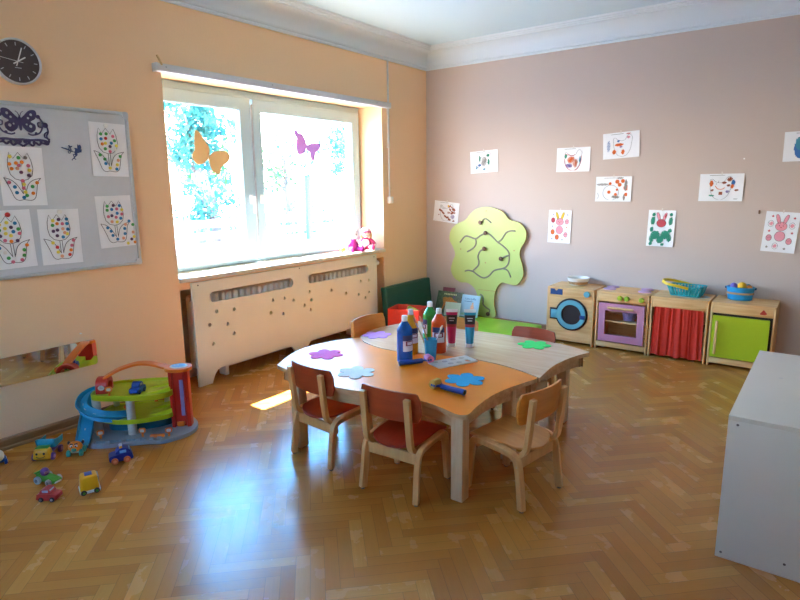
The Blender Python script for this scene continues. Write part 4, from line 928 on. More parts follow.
# ------------------------------------------------------------------ child's chairs of bent beech: local +Y is the way they face
M_red_ply = wood('red_stained_ply', '#9a391b', '#ae4726', .35, axis=0, scale=4); M_redseat = wood('red_stained_seat', '#a02a12', '#b03419', .3, axis=1, scale=4)
M_nat_ply = wood('honey_ply', '#cc7a28', '#dc8c3a', .38, axis=0, scale=4); M_natseat = wood('honey_ply_seat', '#c98642', '#d99c58', .3, axis=1, scale=4)
M_bent = wood('bent_beech', '#d0955a', '#e0ab6e', .42, axis=2, scale=5)
M_screwb = plain('brown_glide', '#6b5a4c', .5)
def chair(label, loc, rz, backm, seatm, sc=1., group="children's chairs around the tables"):
    t = thing('kids_chair', label, 'chair', (loc[0], loc[1], 0), rz, group, sc=sc)
    for s in (-1, 1):
        x = .137*s
        p = smooth([(x+.004*s, -.142, .008), (x, -.128, .12), (x, -.116, .195), (x, -.100, .222), (x, -.06, .236), (x, .06, .244), (x, .098, .240), (x, .116, .222), (x, .126, .17), (x+.004*s, .142, .008)], 5, False)
        b = B(); b.tube(p, 1, sq=(.025, .031)); l = b.done('leg_frame', M_bent, t, ang=50, bevel=.003)
        for y in (-.142, .142):
            b = B(); b.cyl((x+.004*s, y, 0), (x+.004*s, y, .010), .009, seg=12); b.done('glide', M_screwb, l)
        b = B(); b.cyl((x+.0105*s, -.122, .19), (x+.0135*s, -.122, .19), .006, seg=12); b.done('bolt', M_steel, l)
        xu = .113*s
        b = B(); b.tube(smooth([(xu, .0, .226), (xu, -.06, .222), (xu, -.105, .226), (xu, -.134, .252), (xu, -.144, .30), (xu, -.155, .40), (xu, -.163, .478)], 5, False), 1, sq=(.029, .021)); b.done('upright', M_bent, t, ang=50, bevel=.003)
    # seat: straight front edge, rounded back
    o = [(-.138, .135), (.138, .135)]+[(.128, .02), (.124, -.04)]+[(.124*math.cos(a), -.055-.09*math.sin(a)) for a in [PI*k/14 for k in range(1, 14)]]+[(-.124, -.04), (-.128, .02)]
    b = B(); vs = b.plate(list(reversed(o)), .010, z0=.250)
    for v in vs: v.co.z += .10*max(0, abs(v.co.x)-.06)**1.5*(1 if v.co.y < .05 else .4)-.006*(1-min(1, abs(v.co.x)/.1))*(.5 if v.co.y > .1 else 1)-(.010 if v.co.y < -.05 else 0)*(-(v.co.y+.05)/.1)
    b.done('seat', seatm, t, ang=40, bevel=.002)
    def bf(u, v):
        return (0, 0, 0)
    W_, H_ = .153, .066
    b = B(); pts = []
    top, bot = [], []
    n = 28
    for k in range(n+1):
        u = -1+2*k/n; e = max(0., (abs(u)-.86)/.14); h = H_*(1-.55*(1-math.sqrt(max(0, 1-e*e)))) if e > 0 else H_
        top.append((u*W_, h+.004*(1-u*u))); bot.append((u*W_, -h))
    vs = b.plate(bot+list(reversed(top)), .010)
    # stand it up, lean and curve it
    for v in vs:
        x, h, d = v.co.x, v.co.y, v.co.z
        zz = .430+h; y0 = -.142-.10*(zz-.30)+.0
        v.co = Vector((x, y0+.012-d+.032*(x/W_)**2, zz))
    b.done('backrest', backm, t, ang=40, bevel=.002)
    b = B(); b.box((0, -.108, .195), (.262, .014, .050), .003); b.done('stretcher', M_bent, t)
    b = B(); b.box((0, .098, .218), (.258, .014, .034), .003); b.done('stretcher', M_bent, t)
    for x in (-.07, .07):
        b = B(); b.cyl((x, .05, .2585), (x, .05, .2605), .004, seg=10); b.done('seat_screw', M_steel, t)
    return t
chair('red child chair nearest the window side, at the front left curve of the orange table', (1.449, -3.015), R(-5), M_red_ply, M_redseat)
chair('red child chair just left of the front right leg of the orange table', (1.945, -3.060), R(3.3), M_red_ply, M_redseat)
chair('honey coloured child chair at the hollow right side of the orange table', (2.362, -2.812), R(80), M_nat_ply, M_natseat, 1.03)
chair('honey coloured child chair at the radiator end of the beech table', (1.115, -2.165), R(-93), M_nat_ply, M_natseat)
chair('red child chair behind the beech table next to the green foam flower', (1.985, -1.900), R(177), M_red_ply, M_redseat, .95)
chair('honey coloured child chair behind the beech table, hidden by the paint bottles', (1.465, -1.905), R(180), M_nat_ply, M_natseat, .95)

# ------------------------------------------------------------------ craft things on the tables
def flower(x, y, r, rot, col, name, label, n=6, z=TZ, deep=.40):
    b = B(); pts = []
    for k in range(n*12):
        a = 2*PI*k/(n*12); pts.append((r*(1-deep+deep*abs(math.cos(n*a/2))**.75)*math.cos(a+rot), r*(1-deep+deep*abs(math.cos(n*a/2))**.75)*math.sin(a+rot)))
    b.plate(pts, .003)
    o = b.done('foam_flower', col, ang=50, bevel=.0008); o.location = (x, y, z+.0006); tag(o, label, 'flower', 'foam flowers on the tables')
def felt(nm, c): return plain('foam_'+nm, c, .8, .06, 60, .2)
flower(1.165, -2.752, .102, .4, felt('magenta', '#f04c98'), 'm', 'magenta foam flower on the shiny left end of the orange table')
flower(1.525, -2.905, .100, .1, felt('white', '#e9e2d4'), 'w', 'white foam flower on the orange table behind the front chair')
flower(1.130, -2.248, .094, .8, felt('lilac', '#cf8cd8'), 'l', 'lilac foam flower on the left end of the beech table')
flower(2.052, -1.912, .098, .3, felt('green', '#3fd964'), 'g', 'bright green foam flower on the right end of the beech table')
flower(2.035, -2.690, .102, .9, felt('blue', '#1fa3cf'), 'b', 'bright blue foam flower on the front right of the orange table')

M_capw = plain('white_cap', '#e6e7ea', .35, .02); M_label_navy = plain('navy_label', '#2a2c5e', .4); M_label_w = plain('white_label', '#dcdce6', .45); M_label_r = plain('dark_red_label', '#7d2346', .4)
def bottle(x, y, col, label, rz):
    t = thing('paint_bottle', label, 'bottle', (x, y, TZ+.0005), rz, 'paint bottles on the tables')
    b = B(); b.lathe([(0, 0), (.038, 0), (.042, .004), (.042, .155), (.0412, .158), (.0412, .166), (.042, .169), (.0415, .178), (.039, .184), (.0165, .221), (.014, .225), (0, .226)], 32); b.done('bottle_body', col, t, ang=30)
    b = B(); b.lathe([(0, .224), (.0155, .224), (.0155, .250), (.0145, .254), (0, .254)], 24); b.done('cap', M_capw, t)
    def wrap(z0, z1, a0, a1, m, nm, r=.0424):
        bb = B(); n = 14
        v = [[bb.bm.verts.new((r*math.sin(a0+(a1-a0)*k/n), -r*math.cos(a0+(a1-a0)*k/n), z)) for z in (z0, z1)] for k in range(n+1)]
        for k in range(n): bb.bm.faces.new((v[k][0], v[k+1][0], v[k+1][1], v[k][1]))
        return bb.done(nm, m, t, fix=False)
    wrap(.065, .150, -.9, .9, M_label_w, 'label'); wrap(.122, .152, -.9, .9, M_label_navy, 'label_band', .0427); wrap(.095, .121, -.55, .7, M_label_r, 'label_mark', .0428); wrap(.100, .116, -.35, .5, M_label_w, 'label_lettering', .0431)
    return t
def paint(nm, c): return plain('paint_'+nm, c, .25, .03, 20)
bottle(1.612, -2.605, paint('blue', '#1355a8'), 'blue paint bottle at the front of the bottle group, beside the brush cup', R(75))
bottle(1.665, -2.350, paint('orange', '#e0521a'), 'orange paint bottle with white label in the middle of the bottle group', R(28))
bottle(1.545, -2.455, paint('yellow', '#e9a61c'), 'yellow paint bottle half hidden behind the blue paint bottle', R(60))
bottle(1.515, -2.215, paint('green', '#2f9a42'), 'green paint bottle at the back of the bottle group, behind the orange one', R(-40))
def ptube(x, y, col, label, rz):
    t = thing('paint_tube', label, 'tube', (x, y, TZ+.0005), rz, 'paint tubes on the beech table')
    b = B(); b.lathe([(0, 0), (.0215, 0), (.0225, .002), (.0225, .022), (.018, .025), (0, .025)], 24); b.done('cap', M_capw, t)
    def sec(z0, z1, m, nm, e=0.):
        bb = B(); n = 10; rings = []
        for i in range(n+1):
            z = z0+(z1-z0)*i/n; q = (z-.022)/(.222-.022)
            a = .0215*(1-q)+.0345*q+e; c = .0215*max(0., 1-q)**.8+.0022+e
            rings.append([bb.bm.verts.new((a*math.cos(2*PI*k/28), c*math.sin(2*PI*k/28), z)) for k in range(28)])
        for i in range(n):
            for k in range(28): bb.bm.faces.new((rings[i][k], rings[i][(k+1) % 28], rings[i+1][(k+1) % 28], rings[i+1][k]))
        bb.bm.faces.new(rings[0]); bb.bm.faces.new(rings[-1]); return bb.done(nm, m, t)
    sec(.022, .120, col, 'tube_body'); sec(.120, .136, M_redlab, 'label_stripe'); sec(.136, .190, M_blk, 'label'); sec(.190, .206, col, 'tube_shoulder'); sec(.206, .224, M_capw, 'crimp')
    b = B()
    for z, ww in ((.172, .034), (.158, .026)): b.box((0, -.0105 if z > .165 else -.0125, z), (ww, .002, .005))
    b.done('label_lettering', M_label_w, t)
M_redlab = plain('crimson_stripe', '#b0303a', .35); M_blk = plain('black_label', '#2a2126', .35, .3, 60)
ptube(1.662, -2.205, plain('paint_magenta', '#cf2268', .3), 'magenta paint tube standing on its white cap behind the orange bottle', R(30))
ptube(1.755, -2.155, plain('paint_turquoise', '#1794b8', .3), 'turquoise paint tube standing on its white cap, rightmost of the paints', R(30))

m_, nt_, b_ = new_mat('clear_blue_plastic'); b_.inputs['Base Color'].default_value = lin('#3fb2dc'); b_.inputs['Roughness'].default_value = .15; b_.inputs['Alpha'].default_value = .72
nn = nt_.nodes.new('ShaderNodeTexNoise'); nn.inputs['Scale'].default_value = 12; mr_ = nt_.nodes.new('ShaderNodeMapRange'); mr_.inputs['To Min'].default_value = .62; mr_.inputs['To Max'].default_value = .8
nt_.links.new(nn.outputs['Fac'], mr_.inputs['Value']); nt_.links.new(mr_.outputs[0], b_.inputs['Alpha'])
CUPX, CUPY = 1.708, -2.497
t = thing('brush_cup', 'clear light blue plastic cup holding paint brushes on the orange table', 'cup', (CUPX, CUPY, TZ+.0005))
b = B(); b.lathe([(0, 0), (.027, 0), (.028, .002), (.0365, .112), (.0375, .114), (.036, .116), (.0345, .112), (.0262, .004), (0, .004)], 32); b.done('cup', m_, t)
def brush(p0, p1, handle, tipc, label, r=.0035):
    p0, p1 = Vector(p0), Vector(p1); o = Vector((CUPX, CUPY, TZ)); t = thing('paint_brush', label, 'brush', tuple(o+p0), group='paint brushes in the cup')
    d = p1-p0
    b = B(); b.tube([(0, 0, 0), tuple(d*.3), tuple(d*.76)], [r*.7, r*1.1, r], 10); b.done('handle', handle, t)
    b = B(); b.cyl(d*.75, d*.86, r*1.25, r*1.35, 12); b.done('ferrule', M_steel, t)
    b = B(); b.tube([tuple(d*.85), tuple(d*.91), tuple(d)], [r*1.2, r*2.3, r*.9], 10); b.done('bristles', tipc, t)
M_salmon = plain('salmon_bristle', '#d98a6c', .8, .15, 200); M_handle = wood('brush_handle', '#a86a3a', '#c08048', .4)
brush((.010, -.010, .008), (-.098, -.021, .228), M_handle, M_salmon, 'wooden brush with salmon bristles leaning farthest left out of the cup')
brush((.006, .014, .008), (-.076, .006, .232), M_handle, M_salmon, 'wooden brush with salmon bristles leaning left in the cup, behind the other')
brush((-.014, .006, .008), (.050, .040, .190), M_label_w, plain('white_bristle', '#d9d2c8', .8), 'white brush leaning right in the cup towards the orange bottle')
M_pal = plain('white_palette', '#d9d4cf', .4, .04, 10)
t = thing('paint_palette', 'white rectangular paint palette with thumb hole on the orange table', 'palette', (1.838, -2.478, TZ+.0006), R(-25))
b = B(); b.plate(rrect(0, 0, .122, .250, .012), .006, [circ(.024, .078, .022, 20, .015)]); b.done('palette', M_pal, t, bevel=.001)
for x, y, c in ((-.035, -.09, C_te), (-.02, -.04, C_bl), (.025, -.03, C_rd), (-.03, .02, C_gn), (.03, .02, C_ye), (-.03, .075, C_pk)):
    b = B(); b.lathe([(.014, 0), (.013, .0012), (0, .0015)], 16, sy=1.2, M=Matrix.Translation((x, y, .006))); b.done('paint_stain', plain('dried_paint_'+c.name, '#b9b4b0', .5), t)
M_rblue = plain('roller_blue_plastic', '#1748a0', .35)
def roller(ph, pe, axis, spc, label):
    ph, pe = Vector(ph), Vector(pe); d = (pe-ph); ln_ = d.length; ang = math.atan2(d.y, d.x)
    t = thing('paint_roller', label, 'paint roller', (ph.x, ph.y, TZ+.0005), ang, 'small paint rollers')     # handle along +X, roller at the +X end
    b = B(); b.tube([(0, 0, .015), (.012, 0, .016), (ln_*.55, 0, .0145), (ln_*.85, 0, .015)], [.0145, .0145, .0125, .013], 14); h = b.done('handle', M_rblue, t)
    b = B(); b.cyl((-.0008, 0, .015), (.004, 0, .015), .0095, seg=14); b.done('handle_hole', M_dark, h)
    b = B(); b.tube([(ln_*.85, 0, .015), (ln_*.95, 0, .015), (ln_, axis*.018, .018), (ln_+.004, axis*.030, .021)], 1, sq=(.010, .010)); b.tube([(ln_*.85, 0, .015), (ln_*.96, 0, .014), (ln_, -axis*.020, .018), (ln_+.004, -axis*.030, .021)], 1, sq=(.010, .010)); b.done('fork', M_rblue, t, bevel=.002)
    b = B(); b.cyl((ln_+.016, -.026, .021), (ln_+.016, .026, .021), .0205, seg=24); b.done('sponge', spc, t, bevel=.002)
    b = B(); b.cyl((ln_+.016, -.0275, .021), (ln_+.016, .0275, .021), .006, seg=12); b.done('axle', M_rblue, t)
roller((1.637, -2.690), (1.722, -2.562), 1, plain('pink_sponge', '#d982a6', .9, .1, 200, .4), 'blue handled paint roller with pink sponge in front of the blue bottle')
roller((2.146, -2.882), (1.995, -2.868), 1, plain('yellow_sponge', '#c9a24a', .9, .1, 200, .4), 'blue handled paint roller with yellow sponge at the front edge of the orange table')

# ------------------------------------------------------------------ white chest at the right
t = thing('white_chest', 'plain white melamine cabinet at the right front of the room', 'cabinet', (3.178, -2.837, 0))
M_melam = plain('white_melamine', '#d2c5b8', .35, .015, 5); M_screw = plain('brown_screw_cap', '#5c4a44', .5)
CH, CD, CW = .545, .985, .90
for nm, c, s in (('top_board', (CW/2, CD/2, CH-.009), (CW, CD, .018)), ('side_board', (CW/2, .009, (CH-.018)/2), (CW-.0004, .018, CH-.0184)), ('side_board', (CW/2, CD-.009, (CH-.018)/2), (CW-.0004, .018, CH-.0184)), ('back_board', (.009, CD/2, (CH-.018)/2), (.0176, CD-.037, CH-.0186)), ('front_board', (CW-.009, CD/2, (CH-.018)/2), (.0176, CD-.037, CH-.0186)), ('bottom_board', (CW/2, CD/2, .03), (CW-.04, CD-.04, .018))):
    b = B(); b.box(c, s, .0012); b.done(nm, M_melam, t)
for x, z in ((.03, CH-.03), (.018, .022), (.21, .050), (.45, .022), (.45, CH-.03), (.30, .40)):
    b = B(); b.cyl((x, -.0006, z), (x, .003, z), .0045, seg=12); b.done('screw_cap', M_screw, t)
b = B(); b.box((.115, .56, CH+.0004), (.016, .003, .0006), rz=.4); b.done('scratch', M_grey, t)

# ------------------------------------------------------------------ toy parking garage against the left wall
P_lime = plain('toy_lime', '#b9c61c', .4, .02); P_red = plain('toy_red', '#c2241a', .35, .03); P_orange = plain('toy_orange', '#e2701a', .35, .02); P_blue = plain('toy_road_blue', '#1a8fb6', .4, .03)
P_base = plain('toy_base_grey', '#8e939a', .45, .03); P_pil = plain('toy_pillar_white', '#c9c6c0', .4); P_deep = plain('toy_petrol', '#0f5a70', .45); P_sky = plain('toy_sign_blue', '#6fb2d8', .4); P_lav = plain('toy_lavender', '#8d7fb4', .4); P_strip = plain('toy_strip_sticker', '#6f8ea6', .35, .35, 60)
ga = math.atan2(.724, .69)
t = thing('toy_garage', 'colourful two-deck toy parking garage with red lift tower on the floor', 'toy garage', (.48, -3.63, 0), ga)
b = B(); b.plate(smooth([(-.150, .070), (-.148, .004), (0, -.004), (.14, .002), (.215, -.008), (.29, .03), (.345, .075), (.372, .16), (.350, .26), (.26, .37), (.05, .395), (-.12, .385), (-.205, .30), (-.20, .15)], 5), .022, z0=.001); base = b.done('base', P_base, t, bevel=.003)
b = B(); b.plate([(-.145, .014), (.13, .010), (.13, .040), (-.145, .046)], .0016, z0=.0225); b.done('road_sticker', P_strip, base)
for x0 in (-.13, -.06, .02, .09, .16, .20):
    b = B(); b.box((x0, .014, .029), (.022, .010, .014), .002); b.done('kerb_block', P_base, t)
b = B(); b.plate(smooth([(-.10, .20), (0, .165), (.12, .17), (.22, .22), (.22, .33), (-.10, .33)], 5), .068, z0=.0235); b.done('parking_box', P_deep, t)
for x, y in ((.041, .116), (-.152, .180)):
    b = B(); b.cyl((x, y, .022), (x, y, .222), .024, .022, 18); b.done('pillar', P_pil, t)
for x, y in ((-.10, .345), (.18, .35)):
    b = B(); b.cyl((x, y, .022), (x, y, .222), .016, .016, 14); b.done('pillar', P_pil, t)
def deck(nm, z, pts, rim):
    p = smooth(pts, 5); b = B(); b.plate(p, .012, z0=z)
    q = inset(p, .007) if sum(p[i-1][0]*p[i][1]-p[i][0]*p[i-1][1] for i in range(len(p))) > 0 else inset(p, -.007)
    v = [[b.bm.verts.new((x, y, zz)) for x, y in ring] for ring, zz in ((p, z-.004), (p, z+rim), (q, z+rim), (q, z-.004))]
    m = len(p)
    for k in range(4):
        for i in range(m): b.bm.faces.new((v[k][i], v[k][(i+1) % m], v[(k+1) % 4][(i+1) % m], v[(k+1) % 4][i]))
    return b.done(nm, P_lime, t, ang=40)
deck('lower_deck', .097, [(-.150, .20), (-.13, .150), (-.05, .095), (.05, .076), (.15, .092), (.235, .13), (.25, .20), (.24, .35), (-.08, .36), (-.14, .29)], .020)
deck('upper_deck', .223, [(-.172, .19), (-.160, .150), (-.11, .122), (-.04, .105), (.04, .093), (.12, .083), (.19, .085), (.25, .13), (.255, .20), (.235, .37), (-.08, .38), (-.160, .29)], .026)
for z in (.109, .235):
    M = Matrix.Translation((0, 0, z))
    for y0, x0, h in ((.150, .12, .030), (.255, .10, .026)):
        b = B(); v = [b.bm.verts.new(M @ Vector(c)) for c in ((x0, y0, 0), (.245, y0, 0), (.245, y0, h), (x0, y0+.055, 0), (.245, y0+.055, 0), (.245, y0+.055, h))]
        for f in ((0, 1, 2), (3, 5, 4), (0, 2, 5, 3), (0, 3, 4, 1), (1, 4, 5, 2)): b.bm.faces.new([v[i] for i in f])
        b.done('car_ramp', P_lime, t, flat=True)
# lift tower
TX, TY = .290, .205
b = B(); b.plate([(x+TX, y+TY) for x, y in [(-.052, -.045), (-.034, -.050), (-.030, -.034), (-.014, -.030), (.020, -.030), (.028, -.036), (.032, -.052), (.052, -.046), (.056, .0), (.045, .045), (-.045, .045), (-.056, .0)]], .325, z0=.022); tw = b.done('lift_tower', P_red, t, ang=30, bevel=.003)
b = B(); b.box((TX+.012, TY-.034, .19), (.020, .004, .21), .001, M=Matrix.Identity(4)); b.done('ruler_sticker', P_lav, tw)
b = B(); b.box((TX-.002, TY-.047, .042), (.036, .040, .018), .004); b.box((TX-.002, TY-.064, .054), (.036, .005, .016), .002); b.done('lift_cabin', P_orange, t)
b = B(); b.plate(smooth([(TX-.07, TY-.03), (TX-.03, TY-.062), (TX+.03, TY-.062), (TX+.066, TY-.03), (TX+.066, TY+.03), (TX+.02, TY+.058), (TX-.04, TY+.055), (TX-.075, TY+.02)], 5), .018, z0=.347); tc_ = b.done('tower_roof', P_orange, t, bevel=.005)
b = B(); b.lathe([(0, .365), (.043, .365), (.043, .368), (.038, .370), (0, .370)], 28, sx=1.1, M=Matrix.Translation((TX, TY, 0))); b.done('roof_sign', P_pil, tc_)
b = B(); b.lathe([(0, .3705), (.034, .3705), (.034, .3715), (0, .3715)], 28, sx=1.1, M=Matrix.Translation((TX, TY, 0))); b.box((TX-.01, TY, .3722), (.008, .03, .0012)); b.done('roof_sign_face', P_sky, tc_)
b = B(); b.box((TX-.01, TY, .3722), (.026, .008, .0014), rz=.5); b.done('roof_sign_mark', P_pil, tc_)
b = B(); b.tube(smooth([(-.118, .236, .312), (-.075, .245, .336), (-.025, .254, .358), (.05, .260, .377), (.11, .254, .379), (.17, .238, .371), (.225, .217, .360), (.27, .207, .354)], 6, False), 1, sq=(.052, .013)); b.done('arch', P_orange, t, ang=40, bevel=.003)
# red gate booth
b = B(); aY = [(-.055, 0), (-.055, .045)]+[(-.055*math.cos(a), .045+.04*math.sin(a)) for a in [PI*k/10 for k in range(1, 10)]]+[(.055, .045), (.055, 0), (.032, 0), (.032, .035)]+[(.032*math.cos(a), .035+.026*math.sin(a)) for a in [PI*k/8 for k in range(1, 8)]]+[(-.032, .035), (-.032, 0)]
b.plate(aY, .062, M=Matrix.Translation((-.151, .242, .236)) @ Matrix(((0, 0, 1, 0), (1, 0, 0, 0), (0, 1, 0, 0), (0, 0, 0, 1)))); bo = b.done('gate_booth', P_red, t, ang=40, bevel=.003)
b = B(); b.plate(circ(-.120, .272, .017, 18, .014), .0015, M=Matrix.Translation((0, .1865, 0)) @ UP); b.done('booth_emblem', P_pil, bo)
b = B(); b.box((-.120, .1845, .272), (.020, .0008, .003)); b.box((-.124, .1845, .277), (.003, .0008, .010)); b.done('emblem_mark', M_grey, bo)
# spiral road and ramp
ring = smooth([(-.150, .262, .240), (-.185, .254, .232), (-.212, .225, .216), (-.216, .183, .194), (-.200, .140, .174), (-.158, .113, .156), (-.100, .100, .142), (-.050, .112, .130), (-.015, .135, .120), (.012, .160, .114)], 5, False)
b = B(); b.tube(ring, 1, sq=(.062, .010))
def off(pth, d, dz):
    out = []
    for i, p in enumerate(pth):
        a = Vector(pth[max(0, i-1)]); c = Vector(pth[min(len(pth)-1, i+1)]); tt = (c-a); n_ = Vector((tt.y, -tt.x, 0)).normalized(); out.append(tuple(Vector(p)+n_*d+Vector((0, 0, dz))))
    return out
for s in (-1, 1): b.tube(off(ring, .030*s, .006), 1, sq=(.006, .026))
rd = b.done('spiral_road', P_blue, t, ang=40)
b = B()
for i in (16, 20, 26, 30, 34):
    p = Vector(ring[i]); q = Vector(ring[i+1]); b.tube([tuple(p+Vector((0, 0, .006))), tuple(p+(q-p).normalized()*.016+Vector((0, 0, .006)))], 1, sq=(.005, .002))
b.done('road_marking', P_pil, rd)
pr = [(-.196, .170, .128), (-.194, .135, .105), (-.190, .068, .050), (-.190, .035, .020), (-.190, .016, .006)]
b = B(); b.tube(pr, 1, sq=(.070, .008))
for s in (-1, 1): b.tube(off(pr, .034*s, .005), 1, sq=(.006, .022))
rp = b.done('exit_ramp', P_blue, t, ang=40)
b = B()
for z in (.35, .6, .85):
    i = 0; p = Vector(pr[1]).lerp(Vector(pr[3]), z); d_ = (Vector(pr[3])-Vector(pr[1])).normalized(); b.tube([tuple(p+Vector((0, 0, .0055))), tuple(p+d_*.012+Vector((0, 0, .0055)))], 1, sq=(.006, .002))
b.done('road_marking', P_pil, rp)
def sign(x, y, z, rz_):
    bb = B(); M = Matrix.Translation((x, y, z)) @ Matrix.Rotation(rz_, 4, 'Z')
    bb.box((0, 0, .012), (.012, .006, .024), .002, M=M); bb.plate(rrect(0, .036, .036, .028, .010), .008, M=M @ Matrix.Translation((0, .004, 0)) @ UP); s_ = bb.done('sign', P_orange, t, bevel=.001)
    bb = B(); bb.plate(rrect(0, .036, .022, .016, .005), .001, M=M @ Matrix.Translation((0, -.0042, 0)) @ UP); bb.done('sign_face', P_pil, s_)
sign(-.112, .075, .023, .3); sign(.105, .060, .023, -.1); sign(.245, .040, .023, .2); sign(-.072, .155, .236, 0)
b = B(); b.box((.185, .040, .032), (.075, .020, .016), .004); b.done('barrier', P_orange, t)
for x, y, z in ((.175, .125, .198), (-.02, .25, .112)):
    b = B(); b.cyl((x, y, z), (x, y, z+.018), .010, .006, 12); b.cyl((x, y, z+.016), (x, y, z+.026), .014, .014, 12); b.done('peg', P_orange, t)

# ------------------------------------------------------------------ toy cars
T_yel = plain('toy_yellow', '#e3a312', .35, .02); T_grn = plain('toy_green', '#3f9a2a', .35, .03); T_blu = plain('toy_blue', '#1d4aa0', .35, .03); T_red = plain('toy_car_red', '#b8261c', .3, .02); T_pur = plain('toy_purple', '#6a3a86', .4); T_aqua = plain('toy_aqua', '#279bb0', .4); T_teal = plain('toy_pale_teal', '#3aa79b', .4)
T_org = plain('toy_orange_face', '#e88a1e', .4); T_navy = plain('toy_navy', '#1c2f86', .35); T_win = plain('toy_window_grey', '#aab4c0', .25); T_tyre = plain('toy_tyre', '#26242a', .6)
def wheels(t, spots, r, w, col, hubc):
    for x, y in spots:
        s = 1 if x > 0 else -1
        b = B(); b.lathe([(0, -w/2), (r*.92, -w/2), (r, -w/2+.002), (r, w/2-.002), (r*.92, w/2), (0, w/2)], 18, M=Matrix.Translation((x, y, r)) @ Matrix.Rotation(PI/2, 4, 'Y')); wh = b.done('wheel', col, t)
        b = B(); b.lathe([(0, 0), (r*.5, 0), (r*.42, .003), (0, .003)], 14, M=Matrix.Translation((x+s*w/2*.98, y, r)) @ Matrix.Rotation(s*PI/2, 4, 'Y')); b.done('hub', hubc, wh)
def blob(prof, w, rnd=.006):
    """car body: side outline (y forward, z) given a width along x, rounded"""
    bb = B(); bb.plate(smooth(prof, 4), w, M=Matrix(((0, 0, 1, -w/2), (1, 0, 0, 0), (0, 1, 0, 0), (0, 0, 0, 1)))); return bb
def face_to(dx, dy): return math.atan2(-dx, dy)     # local +Y towards (dx, dy)
def simple_car(name, label, loc, rz, body, roof_prof, body_prof, w, wheelc, hubc, r=.011, windows=True):
    t = thing(name, label, 'toy car', loc, rz)
    bo = blob(body_prof, w).done('body', body, t, ang=45, bevel=.004)
    ca = blob(roof_prof, w*.84).done('cabin', body, t, ang=45, bevel=.004)
    if windows:
        ys = [p[0] for p in roof_prof]; zs = [p[1] for p in roof_prof]; y0, y1, z0, z1 = min(ys), max(ys), min(zs), max(zs); h = z1-z0
        b = B()
        for s in (-1, 1): b.box((s*w*.42, (y0+y1)/2, z0+h*.58), (.002, (y1-y0)*.52, h*.40), .0008)
        b.box((0, 0, 0), (w*.64, .002, h*.46), .0008, M=Matrix.Translation((0, y1-(y1-y0)*.10, z0+h*.58)) @ Matrix.Rotation(R(24), 4, 'X'))
        b.box((0, 0, 0), (w*.64, .002, h*.46), .0008, M=Matrix.Translation((0, y0+(y1-y0)*.09, z0+h*.58)) @ Matrix.Rotation(R(-20), 4, 'X'))
        b.done('window', T_win, ca)
    L_ = max(p[0] for p in body_prof)-min(p[0] for p in body_prof)
    wheels(t, [(s*(w/2-.001), f*L_*.28) for s in (-1, 1) for f in (-1, 1)], r, .009, wheelc, hubc)
    for s in (-1, 1):
        b = B(); b.lathe([(.0045, 0), (.0045, .002), (0, .003)], 12, M=Matrix.Translation((s*w*.3, max(p[0] for p in body_prof)-.003, .022)) @ Matrix.Rotation(-PI/2, 4, 'X')); b.done('headlight', M_white, t)
    return t
CARB = [(-.040, .008), (.036, .008), (.043, .018), (.040, .030), (.018, .034), (-.036, .036), (-.043, .024)]; CARR = [(-.030, .032), (-.024, .052), (-.006, .058), (.010, .054), (.020, .034)]
gm = Matrix.Translation((.48, -3.63, 0)) @ Matrix.Rotation(ga, 4, 'Z')
p = gm @ Vector((.068, .180, .2355))
simple_car('toy_car', 'dark blue toy car parked on the upper deck of the toy garage', tuple(p), ga+R(165), T_blu, [(-.028, .032), (-.022, .058), (.006, .062), (.016, .036)], CARB, .052, T_tyre, T_blu)
simple_car('toy_car', 'red toy car with pale windows on the parquet, nearest the camera', (.742, -4.085, 0), face_to(-.75, -.15)+R(205), T_red, CARR, CARB, .050, T_tyre, T_grey if False else M_grey)
# yellow van
t = thing('toy_van', 'yellow toy van with a blue hatch on its roof', 'toy car', (.812, -3.945, 0), face_to(.2, .9)+R(-8))
b = B(); b.box((0, 0, .047), (.074, .080, .072), .010, 3, taper=(.84, .86)); bo = b.done('body', T_yel, t)
b = B(); b.box((0, 0, .012), (.078, .084, .014), .004); b.done('bumper', M_white, t)
b = B(); b.box((0, .0, .0842), (.034, .030, .004), .001); b.done('roof_hatch', T_blu, bo)
b = B(); b.box((0, .037, .060), (.052, .004, .028), .001, M=Matrix.Identity(4)); b.done('windscreen', T_win, bo)
wheels(t, [(s*.037, f*.026) for s in (-1, 1) for f in (-1, 1)], .012, .010, T_tyre, T_grn)
# green racer with a purple driver
t = thing('toy_racer', 'green toy racing car with purple driver beside the red toy car', 'toy car', (.575, -4.020, 0), face_to(.86, .50)+R(-14))
blob([(-.052, .012), (.045, .010), (.062, .020), (.055, .028), (.02, .034), (-.01, .036), (-.046, .044), (-.054, .030)], .040).done('body', T_grn, t, ang=45, bevel=.004)
b = B(); b.box((0, -.050, .048), (.052, .014, .006), .002); b.box((0, .035, .033), (.010, .030, .002)); b.done('spoiler', T_grn, t)
b = B(); b.ball((0, -.018, .050), (.019, .020, .021), 18); dv = b.done('driver', T_pur, t)
b = B(); b.box((.004, -.002, .052), (.022, .008, .012), .003); b.done('visor', plain('toy_pink', '#c78fb0', .4), dv)
b = B(); b.box((0, .057, .016), (.034, .014, .010), .003); b.done('front_wing', M_white, t)
wheels(t, [(.030, -.032), (-.030, -.032)], .018, .014, M_grey, plain('toy_hub_grey', '#6c6f76', .4)); wheels(t, [(.028, .034), (-.028, .034)], .016, .012, M_grey, plain('toy_hub_grey', '#6c6f76', .4))
